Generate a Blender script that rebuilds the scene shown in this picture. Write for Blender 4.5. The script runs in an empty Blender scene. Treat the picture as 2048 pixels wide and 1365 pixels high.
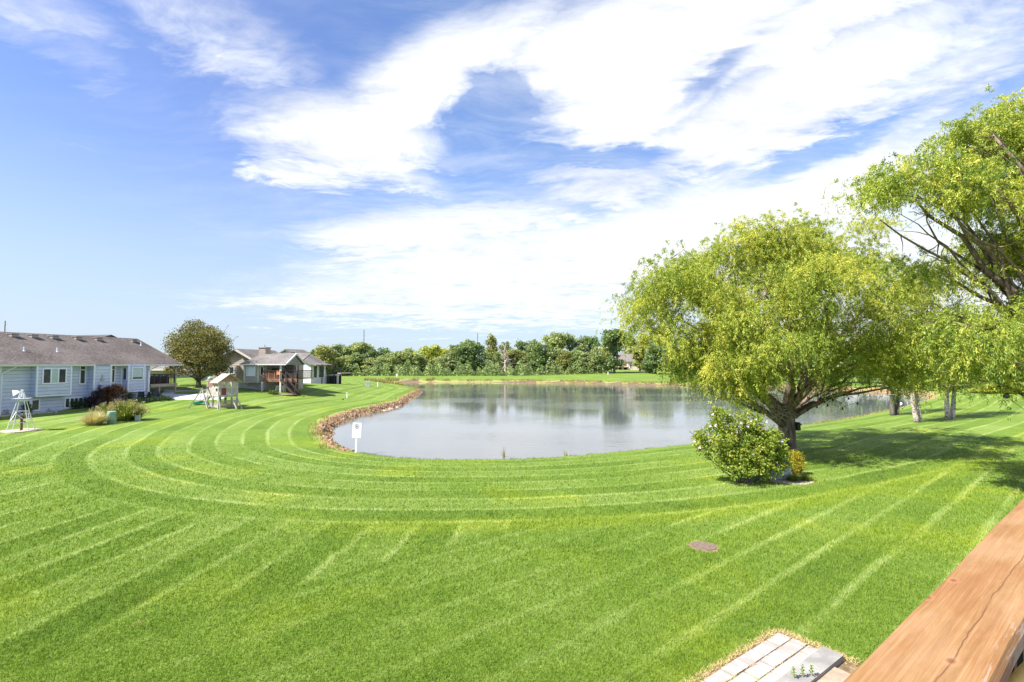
import bpy, math, random
import numpy as np
from mathutils import Vector

scene = bpy.context.scene
COL = scene.collection
R = math.radians

# ------------------------------------------------------------------ camera
F, U0, V0, HOR, CAMZ = 1001.0, 1024.0, 682.5, 728.0, 4.3
PITCH = math.atan((HOR - V0) / F)
cam_data = bpy.data.cameras.new("camera")
cam_data.sensor_width = 36.0
cam_data.lens = 36.0 * F / 2048.0
cam_data.clip_start = 0.05
cam_data.clip_end = 6000
cam = bpy.data.objects.new("camera", cam_data)
cam.location = (0, 0, CAMZ)
cam.rotation_euler = (R(90) + PITCH, 0, 0)
COL.objects.link(cam)
scene.camera = cam

# ------------------------------------------------------------------ exposure
scene.view_settings.view_transform = 'Standard'
scene.view_settings.look = 'None'
scene.view_settings.exposure = 1.20
scene.view_settings.gamma = 1.0

# ------------------------------------------------------------------ sun
SUN_AZ = np.array([-0.90, -0.43])
SUN_EL = R(49)
h = SUN_AZ / np.linalg.norm(SUN_AZ)
to_sun = Vector((h[0] * math.cos(SUN_EL), h[1] * math.cos(SUN_EL), math.sin(SUN_EL)))
sl = bpy.data.lights.new("sun", 'SUN')
sl.energy = 4.9
sl.angle = R(0.53)
sl.color = (1.0, 0.955, 0.88)
sun = bpy.data.objects.new("sun", sl)
sun.rotation_euler = to_sun.to_track_quat('Z', 'Y').to_euler()
sun.location = (0, 0, 60)
COL.objects.link(sun)


# ------------------------------------------------------------------ node helper
class NT:
    def __init__(self, nt):
        self.nt = nt

    def node(self, typ, **kw):
        n = self.nt.nodes.new(typ)
        for k, v in kw.items():
            setattr(n, k, v)
        return n

    def put(self, sock, v):
        if v is None:
            return
        if isinstance(v, bpy.types.NodeSocket):
            self.nt.links.new(v, sock)
        else:
            sock.default_value = v

    def m(self, op, a, b=None, c=None, clamp=False):
        n = self.node('ShaderNodeMath', operation=op, use_clamp=clamp)
        self.put(n.inputs[0], a)
        self.put(n.inputs[1], b)
        if c is not None:
            self.put(n.inputs[2], c)
        return n.outputs[0]

    def smooth(self, x, e0, e1, o0=0.0, o1=1.0):
        n = self.node('ShaderNodeMapRange', interpolation_type='SMOOTHSTEP')
        self.put(n.inputs[0], x)
        for i, v in enumerate((e0, e1, o0, o1)):
            self.put(n.inputs[1 + i], v)
        return n.outputs[0]

    def noise(self, vec, scale, detail=2.0, rough=0.5, dist=0.0):
        n = self.node('ShaderNodeTexNoise')
        if vec is not None:
            self.put(n.inputs['Vector'], vec)
        n.inputs['Scale'].default_value = scale
        n.inputs['Detail'].default_value = detail
        n.inputs['Roughness'].default_value = rough
        n.inputs['Distortion'].default_value = dist
        return n.outputs['Fac']

    def noisecol(self, vec, scale, detail=2.0):
        n = self.node('ShaderNodeTexNoise')
        self.put(n.inputs['Vector'], vec)
        n.inputs['Scale'].default_value = scale
        n.inputs['Detail'].default_value = detail
        return n.outputs['Color']

    def mapping(self, vec, scale=(1, 1, 1), rot=(0, 0, 0), loc=(0, 0, 0)):
        n = self.node('ShaderNodeMapping')
        self.put(n.inputs['Vector'], vec)
        n.inputs['Scale'].default_value = scale
        n.inputs['Rotation'].default_value = rot
        n.inputs['Location'].default_value = loc
        return n.outputs[0]

    def pos(self):
        return self.node('ShaderNodeNewGeometry').outputs['Position']

    def sep(self, vec):
        n = self.node('ShaderNodeSeparateXYZ')
        self.put(n.inputs[0], vec)
        return n.outputs

    def comb(self, x, y, z=0.0):
        n = self.node('ShaderNodeCombineXYZ')
        for i, v in enumerate((x, y, z)):
            self.put(n.inputs[i], v)
        return n.outputs[0]

    def attr(self, name):
        return self.node('ShaderNodeAttribute', attribute_name=name).outputs['Fac']

    def mix(self, f, a, b, blend='MIX'):
        n = self.node('ShaderNodeMix', data_type='RGBA', blend_type=blend)
        self.put(n.inputs[0], f)
        for s, v in ((n.inputs[6], a), (n.inputs[7], b)):
            if isinstance(v, tuple) and len(v) == 3:
                v = (*v, 1)
            self.put(s, v)
        return n.outputs[2]

    def ramp(self, f, stops, interp='LINEAR'):
        n = self.node('ShaderNodeValToRGB')
        cr = n.color_ramp
        cr.interpolation = interp
        while len(cr.elements) < len(stops):
            cr.elements.new(0.5)
        for e, (p, c) in zip(cr.elements, stops):
            e.position = p
            e.color = (*c, 1)
        self.put(n.inputs[0], f)
        return n.outputs[0]

    def bump(self, height, strength=0.3, dist=0.02, normal=None):
        n = self.node('ShaderNodeBump')
        self.put(n.inputs['Strength'], strength)
        n.inputs['Distance'].default_value = dist
        self.put(n.inputs['Height'], height)
        self.put(n.inputs['Normal'], normal)
        return n.outputs[0]


MATS = {}


def new_mat(name):
    m = bpy.data.materials.new(name)
    m.use_nodes = True
    nt = m.node_tree
    nt.nodes.clear()
    n = NT(nt)
    out = n.node('ShaderNodeOutputMaterial')
    p = n.node('ShaderNodeBsdfPrincipled')
    nt.links.new(p.outputs[0], out.inputs[0])
    MATS[name] = m
    return m, n, p, out


def mat(name, col, rough=0.6, var=0.12, scale=3.0, metal=0.0, spec=0.4, bump=0.0, stretch=(1, 1, 1)):
    if name in MATS:
        return MATS[name]
    m, n, p, out = new_mat(name)
    v = n.mapping(n.pos(), scale=stretch)
    f = n.noise(v, scale, 4.0, 0.6)
    lo = tuple(c * (1 - var) for c in col)
    hi = tuple(min(1, c * (1 + var)) for c in col)
    c = n.mix(n.smooth(f, 0.3, 0.7), lo, hi)
    n.put(p.inputs['Base Color'], c)
    p.inputs['Roughness'].default_value = rough
    p.inputs['Metallic'].default_value = metal
    p.inputs['Specular IOR Level'].default_value = spec
    if bump:
        n.put(p.inputs['Normal'], n.bump(f, bump, 0.02))
    return m


# ------------------------------------------------------------------ sky
world = bpy.data.worlds.new("World")
scene.world = world
world.use_nodes = True
world.cycles.sampling_method = 'MANUAL'
world.cycles.sample_map_resolution = 512
wn = world.node_tree
wn.nodes.clear()
W = NT(wn)
wout = W.node('ShaderNodeOutputWorld')
bg = W.node('ShaderNodeBackground')
SKY_STRENGTH = 0.10
bg.inputs['Strength'].default_value = SKY_STRENGTH
wn.links.new(bg.outputs[0], wout.inputs[0])
sky = W.node('ShaderNodeTexSky', sky_type='NISHITA')
sky.sun_disc = False
sky.sun_elevation = SUN_EL
sky.sun_rotation = math.atan2(h[0], h[1])
sky.altitude = 300
sky.air_density = 1.0
sky.dust_density = 0.7
sky.ozone_density = 2.5
dirv = W.node('ShaderNodeTexCoord').outputs['Generated']
dx, dy, dz = W.sep(dirv)
az = W.m('ARCTAN2', dx, dy)                      # 0 = ahead over the pond, + to the right
el = W.m('ARCSINE', dz)
# cloud sheet coordinates: where the view ray meets a flat layer overhead
zc = W.m('ADD', W.m('MAXIMUM', dz, 0.0), 0.10)
px = W.m('DIVIDE', dx, zc)
py = W.m('DIVIDE', dy, zc)
pl = W.comb(px, py, 0.0)
warp = W.noisecol(pl, 1.1, 4.0)
wn_ = W.sep(warp)
pxw = W.m('ADD', px, W.m('MULTIPLY', W.m('SUBTRACT', wn_[0], 0.5), 0.55))
pyw = W.m('ADD', py, W.m('MULTIPLY', W.m('SUBTRACT', wn_[1], 0.5), 0.55))
plw = W.comb(pxw, pyw, 0.0)
# clouds drift along a slanted wind: stretch the sheet that way
plr = W.mapping(plw, scale=(0.8, 1.35, 1), rot=(0, 0, R(-28)))
n_big = W.noise(plr, 1.5, 8.0, 0.60)
n_fine = W.noise(W.mapping(plw, scale=(1, 1.5, 1), rot=(0, 0, R(35))), 6.5, 5.0, 0.62)
azw = W.m('ADD', az, W.m('MULTIPLY', W.m('SUBTRACT', n_big, 0.5), 0.26))
elw = W.m('ADD', el, W.m('MULTIPLY', W.m('SUBTRACT', n_fine, 0.5), 0.07))
elw = W.m('ADD', elw, W.m('MULTIPLY', W.m('SUBTRACT', n_big, 0.5), 0.12))


def sky_dir(u, v):
    a = (u - 1024.0) / 1000.0
    e = (HOR - v) / 1000.0
    az_ = math.atan(a)
    return az_, math.atan(e * math.cos(az_))


def bank(u, v, ru, rv, rot=0.0, w=1.0, soft=0.62):
    """soft elliptical cloud bank at a compass direction and height above the horizon"""
    a0, e0 = sky_dir(u, v)
    k = math.cos(a0)
    sa = 1.0 / (ru / 1000.0 * k * k)
    se = 1.0 / (rv / 1000.0 * k)
    c, s = math.cos(R(rot)), math.sin(R(rot))
    da = W.m('SUBTRACT', azw, a0)
    de = W.m('SUBTRACT', elw, e0)
    x = W.m('ADD', W.m('MULTIPLY', da, c * sa), W.m('MULTIPLY', de, s * sa))
    y = W.m('ADD', W.m('MULTIPLY', da, -s * se), W.m('MULTIPLY', de, c * se))
    d = W.m('SQRT', W.m('ADD', W.m('MULTIPLY', x, x), W.m('MULTIPLY', y, y)))
    return W.smooth(d, 1.0 + soft, 1.0 - soft, 0.0, w)


BANKS = [
    # lower sheet reaching from the pond's far side to the right
    (1250, 520, 640, 95, 3, 1.0), (800, 470, 210, 42, 6, .95), (1500, 430, 480, 100, 8, 1.0),
    (700, 500, 140, 28, 0, .8), (1180, 385, 170, 45, -4, .9), (1000, 600, 560, 55, 0, .8), (1750, 560, 500, 150, 0, .9),
    (950, 440, 260, 40, 3, .8),
    # middle left bank
    (680, 275, 235, 80, 4, 1.0), (560, 320, 170, 38, -8, .75), (850, 150, 220, 75, 25, 1.0), (1010, 70, 160, 60, 20, .8),
    (760, 330, 220, 34, -6, .7),
    # right bank
    (1250, 190, 185, 95, -12, 1.05), (1560, 215, 380, 90, 14, 1.05), (1300, 60, 330, 90, 5, 1.05), (1600, 50, 400, 60, 10, .9),
    (1850, 190, 300, 60, 18, .75),
    # thin mottled veil top left and top right
    (430, 60, 230, 70, -10, .52), (90, 90, 200, 55, -12, .40), (1950, 60, 260, 70, 12, .55), (190, 292, 70, 16, -8, .42),
    (60, 10, 200, 40, 0, .5),
]
def bank_dir(a_deg, e_deg, ra, re, w):
    """cloud bank by compass bearing and height in degrees, added out of view beside and behind the deck for its light"""
    da = W.m('DIVIDE', W.m('SUBTRACT', W.m('WRAP', W.m('SUBTRACT', az, R(a_deg)), math.pi, -math.pi), 0.0), R(ra))
    de = W.m('DIVIDE', W.m('SUBTRACT', elw, R(e_deg)), R(re))
    d = W.m('SQRT', W.m('ADD', W.m('MULTIPLY', da, da), W.m('MULTIPLY', de, de)))
    return W.smooth(d, 1.5, 0.5, 0.0, w)


cov = None
for b in BANKS + [(80, 26, 30, 20, 1.0), (125, 34, 36, 20, .7), (60, 62, 50, 14, .6)]:  # last entries: unseen banks added to brighten the right-facing walls
    t = bank(*b) if len(b) == 6 else bank_dir(*b)
    cov = t if cov is None else W.m('MAXIMUM', cov, t)
for (u, v, ru, rv, rot, w) in [(985, 205, 62, 66, 60, .62), (960, 360, 130, 18, -10, .34), (1235, 318, 100, 22, 0, .5),
                               (1420, 150, 110, 14, 25, .35), (1640, 305, 170, 22, 14, .5), (300, 420, 210, 190, 0, .35)]:
    cov = W.m('SUBTRACT', cov, bank(u, v, ru, rv, rot, w))
n_rip = W.noise(W.mapping(plw, scale=(1, 2.1, 1), rot=(0, 0, R(50))), 15.0, 4.0, 0.6)
tex = W.m('ADD', W.m('ADD', W.m('MULTIPLY', n_big, 0.46), W.m('MULTIPLY', n_fine, 0.32)), W.m('MULTIPLY', n_rip, 0.22))
dens = W.m('ADD', cov, W.m('MULTIPLY', W.m('SUBTRACT', tex, 0.5), 1.7))
veil = W.m('MULTIPLY', bank(1120, 300, 660, 310, 0, .42), W.smooth(W.noise(W.mapping(plw, scale=(.7, 2.0, 1), rot=(0, 0, R(-20))), 2.6, 6.0, 0.65), .3, .75))
dens = W.m('MAXIMUM', W.smooth(dens, -0.02, 1.12), W.m('MULTIPLY_ADD', veil, 1.0, bank(1150, 330, 600, 240, 0, .07)))
dens = W.m('POWER', dens, 1.3)
dens = W.m('MULTIPLY', dens, W.smooth(el, -0.01, 0.03))
CLOUD = 5.3
shade = W.m('MULTIPLY', W.smooth(n_big, 0.25, 0.7, 0.86, 1.06), W.smooth(n_fine, 0.3, 0.75, 0.92, 1.04))
cc = W.node('ShaderNodeVectorMath', operation='SCALE')
cc.inputs[0].default_value = (CLOUD * 0.97, CLOUD * 0.985, CLOUD * 1.0)
W.put(cc.inputs['Scale'], shade)
# pale summer haze low over the horizon, part of the sky itself
hz = W.smooth(el, 0.42, 0.0, 0.0, 0.82)
skyc = W.mix(1.0, sky.outputs[0], W.mix(W.smooth(az, -0.55, -0.05), (0.80, 0.815, 1.02), (0.80, 0.91, 1.10)), 'MULTIPLY')
skyc = W.mix(hz, skyc, (2.85, 3.4, 3.95))
final = W.mix(dens, skyc, cc.outputs[0])
wn.links.new(final, bg.inputs['Color'])


# ------------------------------------------------------------------ view-ray helpers used only to measure the photograph
def ray(u, v):
    x, y = (u - U0) / F, (V0 - v) / F
    cp, sp = math.cos(PITCH), math.sin(PITCH)
    return np.array([x, cp - y * sp, sp + y * cp])


def at_depth(u, v, Y):
    d = ray(u, v)
    return np.array([0, 0, CAMZ]) + d * (Y / d[1])


def at_z(u, v, z):
    d = ray(u, v)
    return np.array([0, 0, CAMZ]) + d * ((z - CAMZ) / d[2])


# ------------------------------------------------------------------ pond outline (metres) and terrain
WATER_Z = -1.0
POND = [(12.4, 33.8), (8.75, 31.7), (5.3, 29.9), (2.2, 28.6), (-.7, 28.0), (-4.3, 28.0), (-7, 28.8), (-9.2, 30.3), (-10.9, 32.1),
        (-12.3, 34.6), (-13.5, 37.6), (-14.7, 41.6), (-15.3, 46), (-15.4, 52), (-14.6, 58.9), (-13.9, 65), (-14.9, 73), (-15.6, 82),
        (-16.3, 90), (-17.2, 96), (-19.6, 102), (-23, 110.5), (-29.4, 125), (-35.5, 137), (-36, 142), (-31, 144), (-17.8, 143.5),
        (-3.4, 143), (10.6, 139.5), (23.3, 132.5), (37.7, 123), (52.5, 116), (64, 104), (69, 93), (68.5, 84), (63, 76), (54.3, 68),
        (47.5, 61.5), (41.5, 56.2), (33.5, 49.5), (28.8, 46), (24.6, 43.2), (17.3, 37.9)]


def catmull(pts, k=6):
    P = np.array(pts, float)
    n = len(P)
    out = []
    for i in range(n):
        p0, p1, p2, p3 = P[i - 1], P[i], P[(i + 1) % n], P[(i + 2) % n]
        for j in range(k):
            t = j / k
            out.append(0.5 * ((2 * p1) + (-p0 + p2) * t + (2 * p0 - 5 * p1 + 4 * p2 - p3) * t * t + (-p0 + 3 * p1 - 3 * p2 + p3) * t ** 3))
    return np.array(out)


SHORE = catmull(POND)


def shore_dist(x, y):
    """signed distance to the shoreline, positive on land"""
    x = np.asarray(x, float).ravel()
    y = np.asarray(y, float).ravel()
    A = SHORE
    B = np.roll(SHORE, -1, 0)
    out = np.empty(len(x))
    for s in range(0, len(x), 20000):
        X, Y = x[s:s + 20000, None], y[s:s + 20000, None]
        ex, ey = (B - A)[:, 0], (B - A)[:, 1]
        wx, wy = X - A[:, 0], Y - A[:, 1]
        t = np.clip((wx * ex + wy * ey) / (ex * ex + ey * ey), 0, 1)
        d = np.sqrt(np.min((wx - t * ex) ** 2 + (wy - t * ey) ** 2, 1))
        c = (A[:, 1] > Y) != (B[:, 1] > Y)
        xi = A[:, 0] + (Y - A[:, 1]) / np.where(ey == 0, 1e-9, ey) * ex
        inside = (np.sum(c & (X < xi), 1) % 2) == 1
        out[s:s + 20000] = np.where(inside, -d, d)
    return out


def sstep(e0, e1, x):
    t = np.clip((x - e0) / (e1 - e0), 0, 1)
    return t * t * (3 - 2 * t)


def bank_mask(x, y):
    left = sstep(-9.8, -11.5, x) * sstep(30.5, 33, y)
    far = sstep(70, 84, y)
    return np.maximum(left, far)


def wob(x, y):
    return (np.sin(x * .9 + 1.3 * np.sin(y * .7)) + np.sin(y * 1.13 + 1.7 * np.sin(x * .53)) + .6 * np.sin(x * 2.3 + y * 1.9)) / 2.6


def terrain(x, y, d=None):
    x = np.asarray(x, float).ravel()
    y = np.asarray(y, float).ravel()
    if d is None:
        d = shore_dist(x, y)
    bm = bank_mask(x, y)
    hb = 0.04 + 0.50 * bm
    w = 0.4 + 0.50 * bm
    dd = d + bm * 0.28 * wob(x * 1.3, y * 1.3)
    land = WATER_Z + hb * sstep(0, w, dd) + (-WATER_Z - hb) * (1 - np.exp(-np.maximum(d, 0) / 8.0))
    wet = WATER_Z + 0.35 * np.minimum(d, 0) - 0.02
    wet = np.maximum(wet, -3.0)
    z = np.where(d > 0, np.maximum(land, WATER_Z + 0.03 * np.minimum(d, 1)), wet)
    k = sstep(0, 14, d)
    z = z + k * 1.75 * np.exp(-((x + 46) / 15) ** 2 - ((y - 72) / 16) ** 2)
    z = z + k * 0.55 * sstep(44, 58, y) * sstep(-20, -30, x) * sstep(160, 110, y)
    z = z + k * 1.9 * np.exp(-((x - 42) / 26) ** 2 - ((y - 205) / 34) ** 2)
    z = z + k * 0.5 * np.exp(-((x - 62) / 22) ** 2 - ((y - 44) / 18) ** 2)
    z = z + 0.04 * np.sin(x * .21 + 1) * np.sin(y * .17) * k
    return z


def gz(x, y):
    return float(terrain([x], [y])[0])


def ground(u, v):
    """where the photograph's pixel (u, v) meets the lawn"""
    z = 0.0
    for _ in range(25):
        p = at_z(u, v, z)
        z = 0.5 * z + 0.5 * gz(p[0], p[1])
    p = at_z(u, v, z)
    p[2] = gz(p[0], p[1])
    return p


# ------------------------------------------------------------------ object helpers
WORLD_LOC = {}


def tag(o, label=None, cat=None, group=None, kind=None):
    if label:
        o["label"] = label
    if cat:
        o["category"] = cat
    if group:
        o["group"] = group
    if kind:
        o["kind"] = kind
    return o


def thing(name, loc, label, cat, group=None):
    o = bpy.data.objects.new(name, None)
    o.empty_display_size = 0.2
    o.location = [float(c) for c in loc]
    COL.objects.link(o)
    WORLD_LOC[o] = np.array(loc, float)
    return tag(o, label, cat, group)


def link_mesh(name, V, faces_flat, loop_tot, material, parent=None, attrs=None, smooth=False):
    V = np.asarray(V, float).reshape(-1, 3)
    base = WORLD_LOC.get(parent, np.zeros(3)) if parent is not None else np.zeros(3)
    me = bpy.data.meshes.new(name)
    faces_flat = np.asarray(faces_flat, np.int32)
    loop_tot = np.asarray(loop_tot, np.int32)
    me.vertices.add(len(V))
    me.vertices.foreach_set('co', (V - base).astype(np.float32).ravel())
    me.loops.add(len(faces_flat))
    me.loops.foreach_set('vertex_index', faces_flat)
    me.polygons.add(len(loop_tot))
    st = np.zeros(len(loop_tot), np.int32)
    st[1:] = np.cumsum(loop_tot)[:-1]
    me.polygons.foreach_set('loop_start', st)
    me.polygons.foreach_set('use_smooth', np.full(len(loop_tot), bool(smooth)))
    for k, (dom, vals) in (attrs or {}).items():
        a = me.attributes.new(k, 'FLOAT', dom)
        a.data.foreach_set('value', np.asarray(vals, np.float32))
    me.update(calc_edges=True)
    me.materials.append(material)
    o = bpy.data.objects.new(name, me)
    COL.objects.link(o)
    if parent is not None:
        o.parent = parent
    WORLD_LOC[o] = base.copy()
    return o


class MB:
    """collects shapes, then links them as ONE mesh"""

    def __init__(self, origin=(0, 0, 0), rz=0.0):
        self.V, self.F, self.n = [], [], 0
        self.o = np.array(origin, float)
        c, s = math.cos(rz), math.sin(rz)
        self.M = np.array([[c, -s, 0], [s, c, 0], [0, 0, 1.0]])
        self.smooth = False

    def add(self, V, F):
        V = np.asarray(V, float) @ self.M.T + self.o
        self.V.append(V)
        for f in F:
            self.F.append([i + self.n for i in f])
        self.n += len(V)
        return self

    def box(self, x0, x1, y0, y1, z0, z1):
        return self.hexa([(x0, y0, z0), (x1, y0, z0), (x1, y1, z0), (x0, y1, z0), (x0, y0, z1), (x1, y0, z1), (x1, y1, z1), (x0, y1, z1)])

    def hexa(self, P):
        return self.add(P, [(0, 3, 2, 1), (4, 5, 6, 7), (0, 1, 5, 4), (1, 2, 6, 5), (2, 3, 7, 6), (3, 0, 4, 7)])

    def obox(self, o, d, n, t0, t1, a0, a1, z0, z1):
        """box along direction d (t), outward n (a)"""
        o, d, n = (np.array(v, float) for v in (o, d, n))
        P = []
        for z in (z0, z1):
            for (t, a) in ((t0, a0), (t1, a0), (t1, a1), (t0, a1)):
                q = o + d * t + n * a
                P.append((q[0], q[1], z))
        return self.hexa(P)

    def prism(self, poly, vec):
        """polygon (3-D points) swept along vec"""
        P = np.asarray(poly, float)
        n = len(P)
        V = np.vstack([P, P + np.asarray(vec, float)])
        Fs = [tuple(range(n))[::-1], tuple(range(n, 2 * n))]
        for i in range(n):
            j = (i + 1) % n
            Fs.append((i, j, n + j, n + i))
        return self.add(V, Fs)

    def bar(self, a, b, w, h=None, up=(0, 0, 1)):
        a, b = np.array(a, float), np.array(b, float)
        h = h or w
        d = b - a
        d /= np.linalg.norm(d)
        s = np.cross(d, up)
        if np.linalg.norm(s) < 1e-4:
            s = np.cross(d, (1, 0, 0))
        s /= np.linalg.norm(s)
        t = np.cross(s, d)
        P = []
        for q in (a, b):
            for (i, j) in ((-1, -1), (1, -1), (1, 1), (-1, 1)):
                P.append(q + s * w / 2 * i + t * h / 2 * j)
        return self.hexa(P)

    def tube(self, pts, radii, sides=8, cap=True):
        pts = np.asarray(pts, float)
        n = len(pts)
        radii = np.broadcast_to(np.asarray(radii, float), (n,))
        T = np.gradient(pts, axis=0)
        T /= np.linalg.norm(T, axis=1)[:, None] + 1e-9
        ref = np.array([0.0, 0, 1]) if abs(T[0][2]) < .9 else np.array([1.0, 0, 0])
        V = []
        a = np.arange(sides) * 2 * math.pi / sides
        for p, t, r in zip(pts, T, radii):
            s = np.cross(t, ref)
            s /= np.linalg.norm(s) + 1e-9
            q = np.cross(s, t)
            ref = q if abs(np.dot(q, t)) < .99 else ref
            V.append(p + r * (np.cos(a)[:, None] * s + np.sin(a)[:, None] * q))
        V = np.vstack(V)
        Fs = []
        for i in range(n - 1):
            for j in range(sides):
                k = (j + 1) % sides
                Fs.append((i * sides + j, i * sides + k, (i + 1) * sides + k, (i + 1) * sides + j))
        if cap:
            Fs.append(tuple(range(sides))[::-1])
            Fs.append(tuple(range((n - 1) * sides, n * sides)))
        return self.add(V, Fs)

    def cyl(self, c, r, z0, z1, sides=16, r1=None):
        return self.tube([(c[0], c[1], z0), (c[0], c[1], z1)], [r, r if r1 is None else r1], sides)

    def build(self, name, material, parent=None, attrs=None):
        V = np.vstack(self.V)
        ff = [i for f in self.F for i in f]
        return link_mesh(name, V, ff, [len(f) for f in self.F], material, parent, attrs, self.smooth)

    def build_each(self, name, material, parent=None):
        """every box added so far becomes a part of its own"""
        k, st = 0, 0
        out = []
        for V in self.V:
            n = len(V)
            fs = [[i - st for i in f] for f in self.F if st <= f[0] < st + n]
            out.append(link_mesh(name, V, [i for f in fs for i in f], [len(f) for f in fs], material, parent, None, self.smooth))
            st += n
        return out


def copy_tree(o, loc, scale=None, rz=None, label=None, group=None, color=None):
    r = o.copy()
    COL.objects.link(r)
    r.location = loc
    if scale is not None:
        r.scale = scale
    if rz is not None:
        r.rotation_euler = (0, 0, rz)
    if label:
        r["label"] = label
    if group:
        r["group"] = group
    for ch in o.children:
        c = ch.copy()
        COL.objects.link(c)
        c.parent = r
        if color is not None:
            c.color = color
        for g in ch.children:
            d = g.copy()
            COL.objects.link(d)
            d.parent = c
    return r


# ================================================================== GROUND
def axis(core0, core1, step, lo, hi, grow=1.13):
    a = list(np.arange(core0, core1 + 1e-6, step))
    s, x = step, a[-1]
    while x < hi:
        s = min(s * grow, 160)
        x += s
        a.append(x)
    s, x = step, a[0]
    b = []
    while x > lo:
        s = min(s * grow, 160)
        x -= s
        b.append(x)
    return np.array(b[::-1] + a)


gx = axis(-20, 26, 0.33, -2600, 2600, 1.045)
gy = axis(3, 62, 0.30, -400, 3200, 1.035)
GX, GY = np.meshgrid(gx, gy)
gd = shore_dist(GX, GY)
gZ = terrain(GX, GY, gd)
gb = bank_mask(GX.ravel(), GY.ravel()) * sstep(1.22, 0.75, gd + 0.22 * wob(GX.ravel() * 1.3, GY.ravel() * 1.3)) * sstep(-8, -1, gd)
gb = np.maximum(gb, sstep(0.25, -0.1, gd))
nx, ny = len(gx), len(gy)
ii = np.arange(nx * ny).reshape(ny, nx)
q = np.stack([ii[:-1, :-1], ii[:-1, 1:], ii[1:, 1:], ii[1:, :-1]], -1).reshape(-1, 4)


def mow_color(n):
    """striped lawn colour, laid out on the ground in metres; d = distance to the shoreline"""
    d = n.attr('shore')
    P = n.pos()
    x, y, z = n.sep(P)
    wv = n.m('MULTIPLY', n.m('SUBTRACT', n.noise(P, 0.33, 2.0), 0.5), 0.9)
    p = n.m('ADD', n.m('MULTIPLY', x, -0.643), n.m('MULTIPLY', y, 0.766))
    dw = n.m('ADD', d, wv)
    mA = n.m('MAXIMUM', n.smooth(dw, 14.2, 13.2), n.smooth(n.m('SUBTRACT', y, n.m('MULTIPLY', x, 0.25)), 27.5, 29.5))
    mC = n.smooth(n.m('ADD', p, wv), 10.9, 10.2)
    sA = n.m('DIVIDE', d, 1.36)
    sB = n.m('DIVIDE', n.m('SUBTRACT', x, n.m('MULTIPLY', y, 0.08)), 1.25)
    sC = n.m('DIVIDE', p, 1.12)

    def stripe(s, w):
        s = n.m('ADD', s, n.m('MULTIPLY', wv, w))
        cell = n.m('FLOOR', s)
        band = n.noise(n.comb(n.m('MULTIPLY', s, 0.62), n.m('MULTIPLY', y, 0.03), 0.0), 1.0, 3.0, 0.65)
        band = n.m('ADD', n.m('MULTIPLY_ADD', n.smooth(n.m('SINE', n.m('MULTIPLY', s, math.pi)), -0.6, 0.6), 0.62, n.m('MULTIPLY', n.smooth(band, 0.32, 0.68), 0.38)), n.m('MULTIPLY', n.m('SUBTRACT', n.noise(n.comb(n.m('MULTIPLY', s, 5.0), n.m('MULTIPLY', y, 0.12), 3.0), 1.0, 2.0, 0.7), 0.5), 0.7))
        fr = n.m('ABSOLUTE', n.m('SUBTRACT', n.m('FRACT', s), 0.5))      # 0.5 at the seams
        wid_ = n.m('MULTIPLY_ADD', n.noise(n.comb(cell, n.m('MULTIPLY', y, 0.22), n.m('MULTIPLY', x, 0.22)), 1.0, 2.0), 0.16, 0.285)
        line = n.m('MULTIPLY', n.smooth(fr, wid_, 0.48), n.smooth(n.noise(n.comb(n.m('MULTIPLY', cell, 3.7), n.m('MULTIPLY', y, .35), n.m('MULTIPLY', x, .35)), 1.0, 2.0), .30, .60, .58, 1.0))
        return band, line
    bA, lA = stripe(sA, 0.18)
    bB, lB = stripe(sB, 0.16)
    bC, lC = stripe(sC, 0.14)

    def f(a, b, m_):
        return n.m('ADD', n.m('MULTIPLY', a, n.m('SUBTRACT', 1.0, m_)), n.m('MULTIPLY', b, m_))
    bC = n.m('MULTIPLY_ADD', n.m('SUBTRACT', bC, .5), 0.35, 0.5)
    lC = n.m('MULTIPLY', lC, n.smooth(x, -3.0, 3.5, 0.35, 1.0))
    line = f(f(lB, lC, mC), lA, mA)
    band = f(f(bB, bC, mC), bA, mA)
    patch = n.noise(P, 0.16, 3.0, 0.6)
    clump = n.noise(P, 2.6, 3.0, 0.65)
    fine = n.noise(n.mapping(P, scale=(1, 1, .2)), 22.0, 3.0, 0.7)
    strong = n.smooth(n.noise(n.mapping(P, loc=(9, 4, 0)), 0.22, 2.0), 0.33, 0.62, 0.35, 1.0)
    tone = n.m('ADD', 0.40, n.m('MULTIPLY', n.m('MULTIPLY', n.m('SUBTRACT', band, 0.5), 0.22), strong))
    tone = n.m('ADD', tone, n.m('MULTIPLY', n.m('MULTIPLY', line, strong), 0.30))
    tone = n.m('ADD', tone, n.m('MULTIPLY', n.m('SUBTRACT', clump, 0.5), 0.36))
    tone = n.m('ADD', tone, n.m('MULTIPLY', n.m('SUBTRACT', fine, 0.5), 0.55))
    tone = n.m('ADD', tone, n.m('MULTIPLY', n.m('SUBTRACT', patch, 0.5), 0.42))
    col = n.ramp(tone, [(0.05, (0.040, 0.088, 0.008)), (0.40, (0.125, 0.200, 0.024)), (0.70, (0.228, 0.300, 0.085)), (1.0, (0.37, 0.42, 0.21))])
    yel = n.smooth(n.noise(n.mapping(P, loc=(3, 7, 0)), 0.23, 3.0), 0.50, 0.72, 0.0, 0.65)
    rim = n.m('MULTIPLY', n.smooth(n.m('ABSOLUTE', n.m('SUBTRACT', dw, 13.9)), 1.0, 0.2), 0.55)
    rim = n.m('MULTIPLY', rim, n.smooth(x, -8, -3))
    yel = n.m('MAXIMUM', yel, n.m('MULTIPLY', rim, n.smooth(y, 40, 30)))
    col = n.mix(yel, col, n.mix(0.9, col, (1.45, 1.22, 0.55), 'MULTIPLY'))
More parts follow.
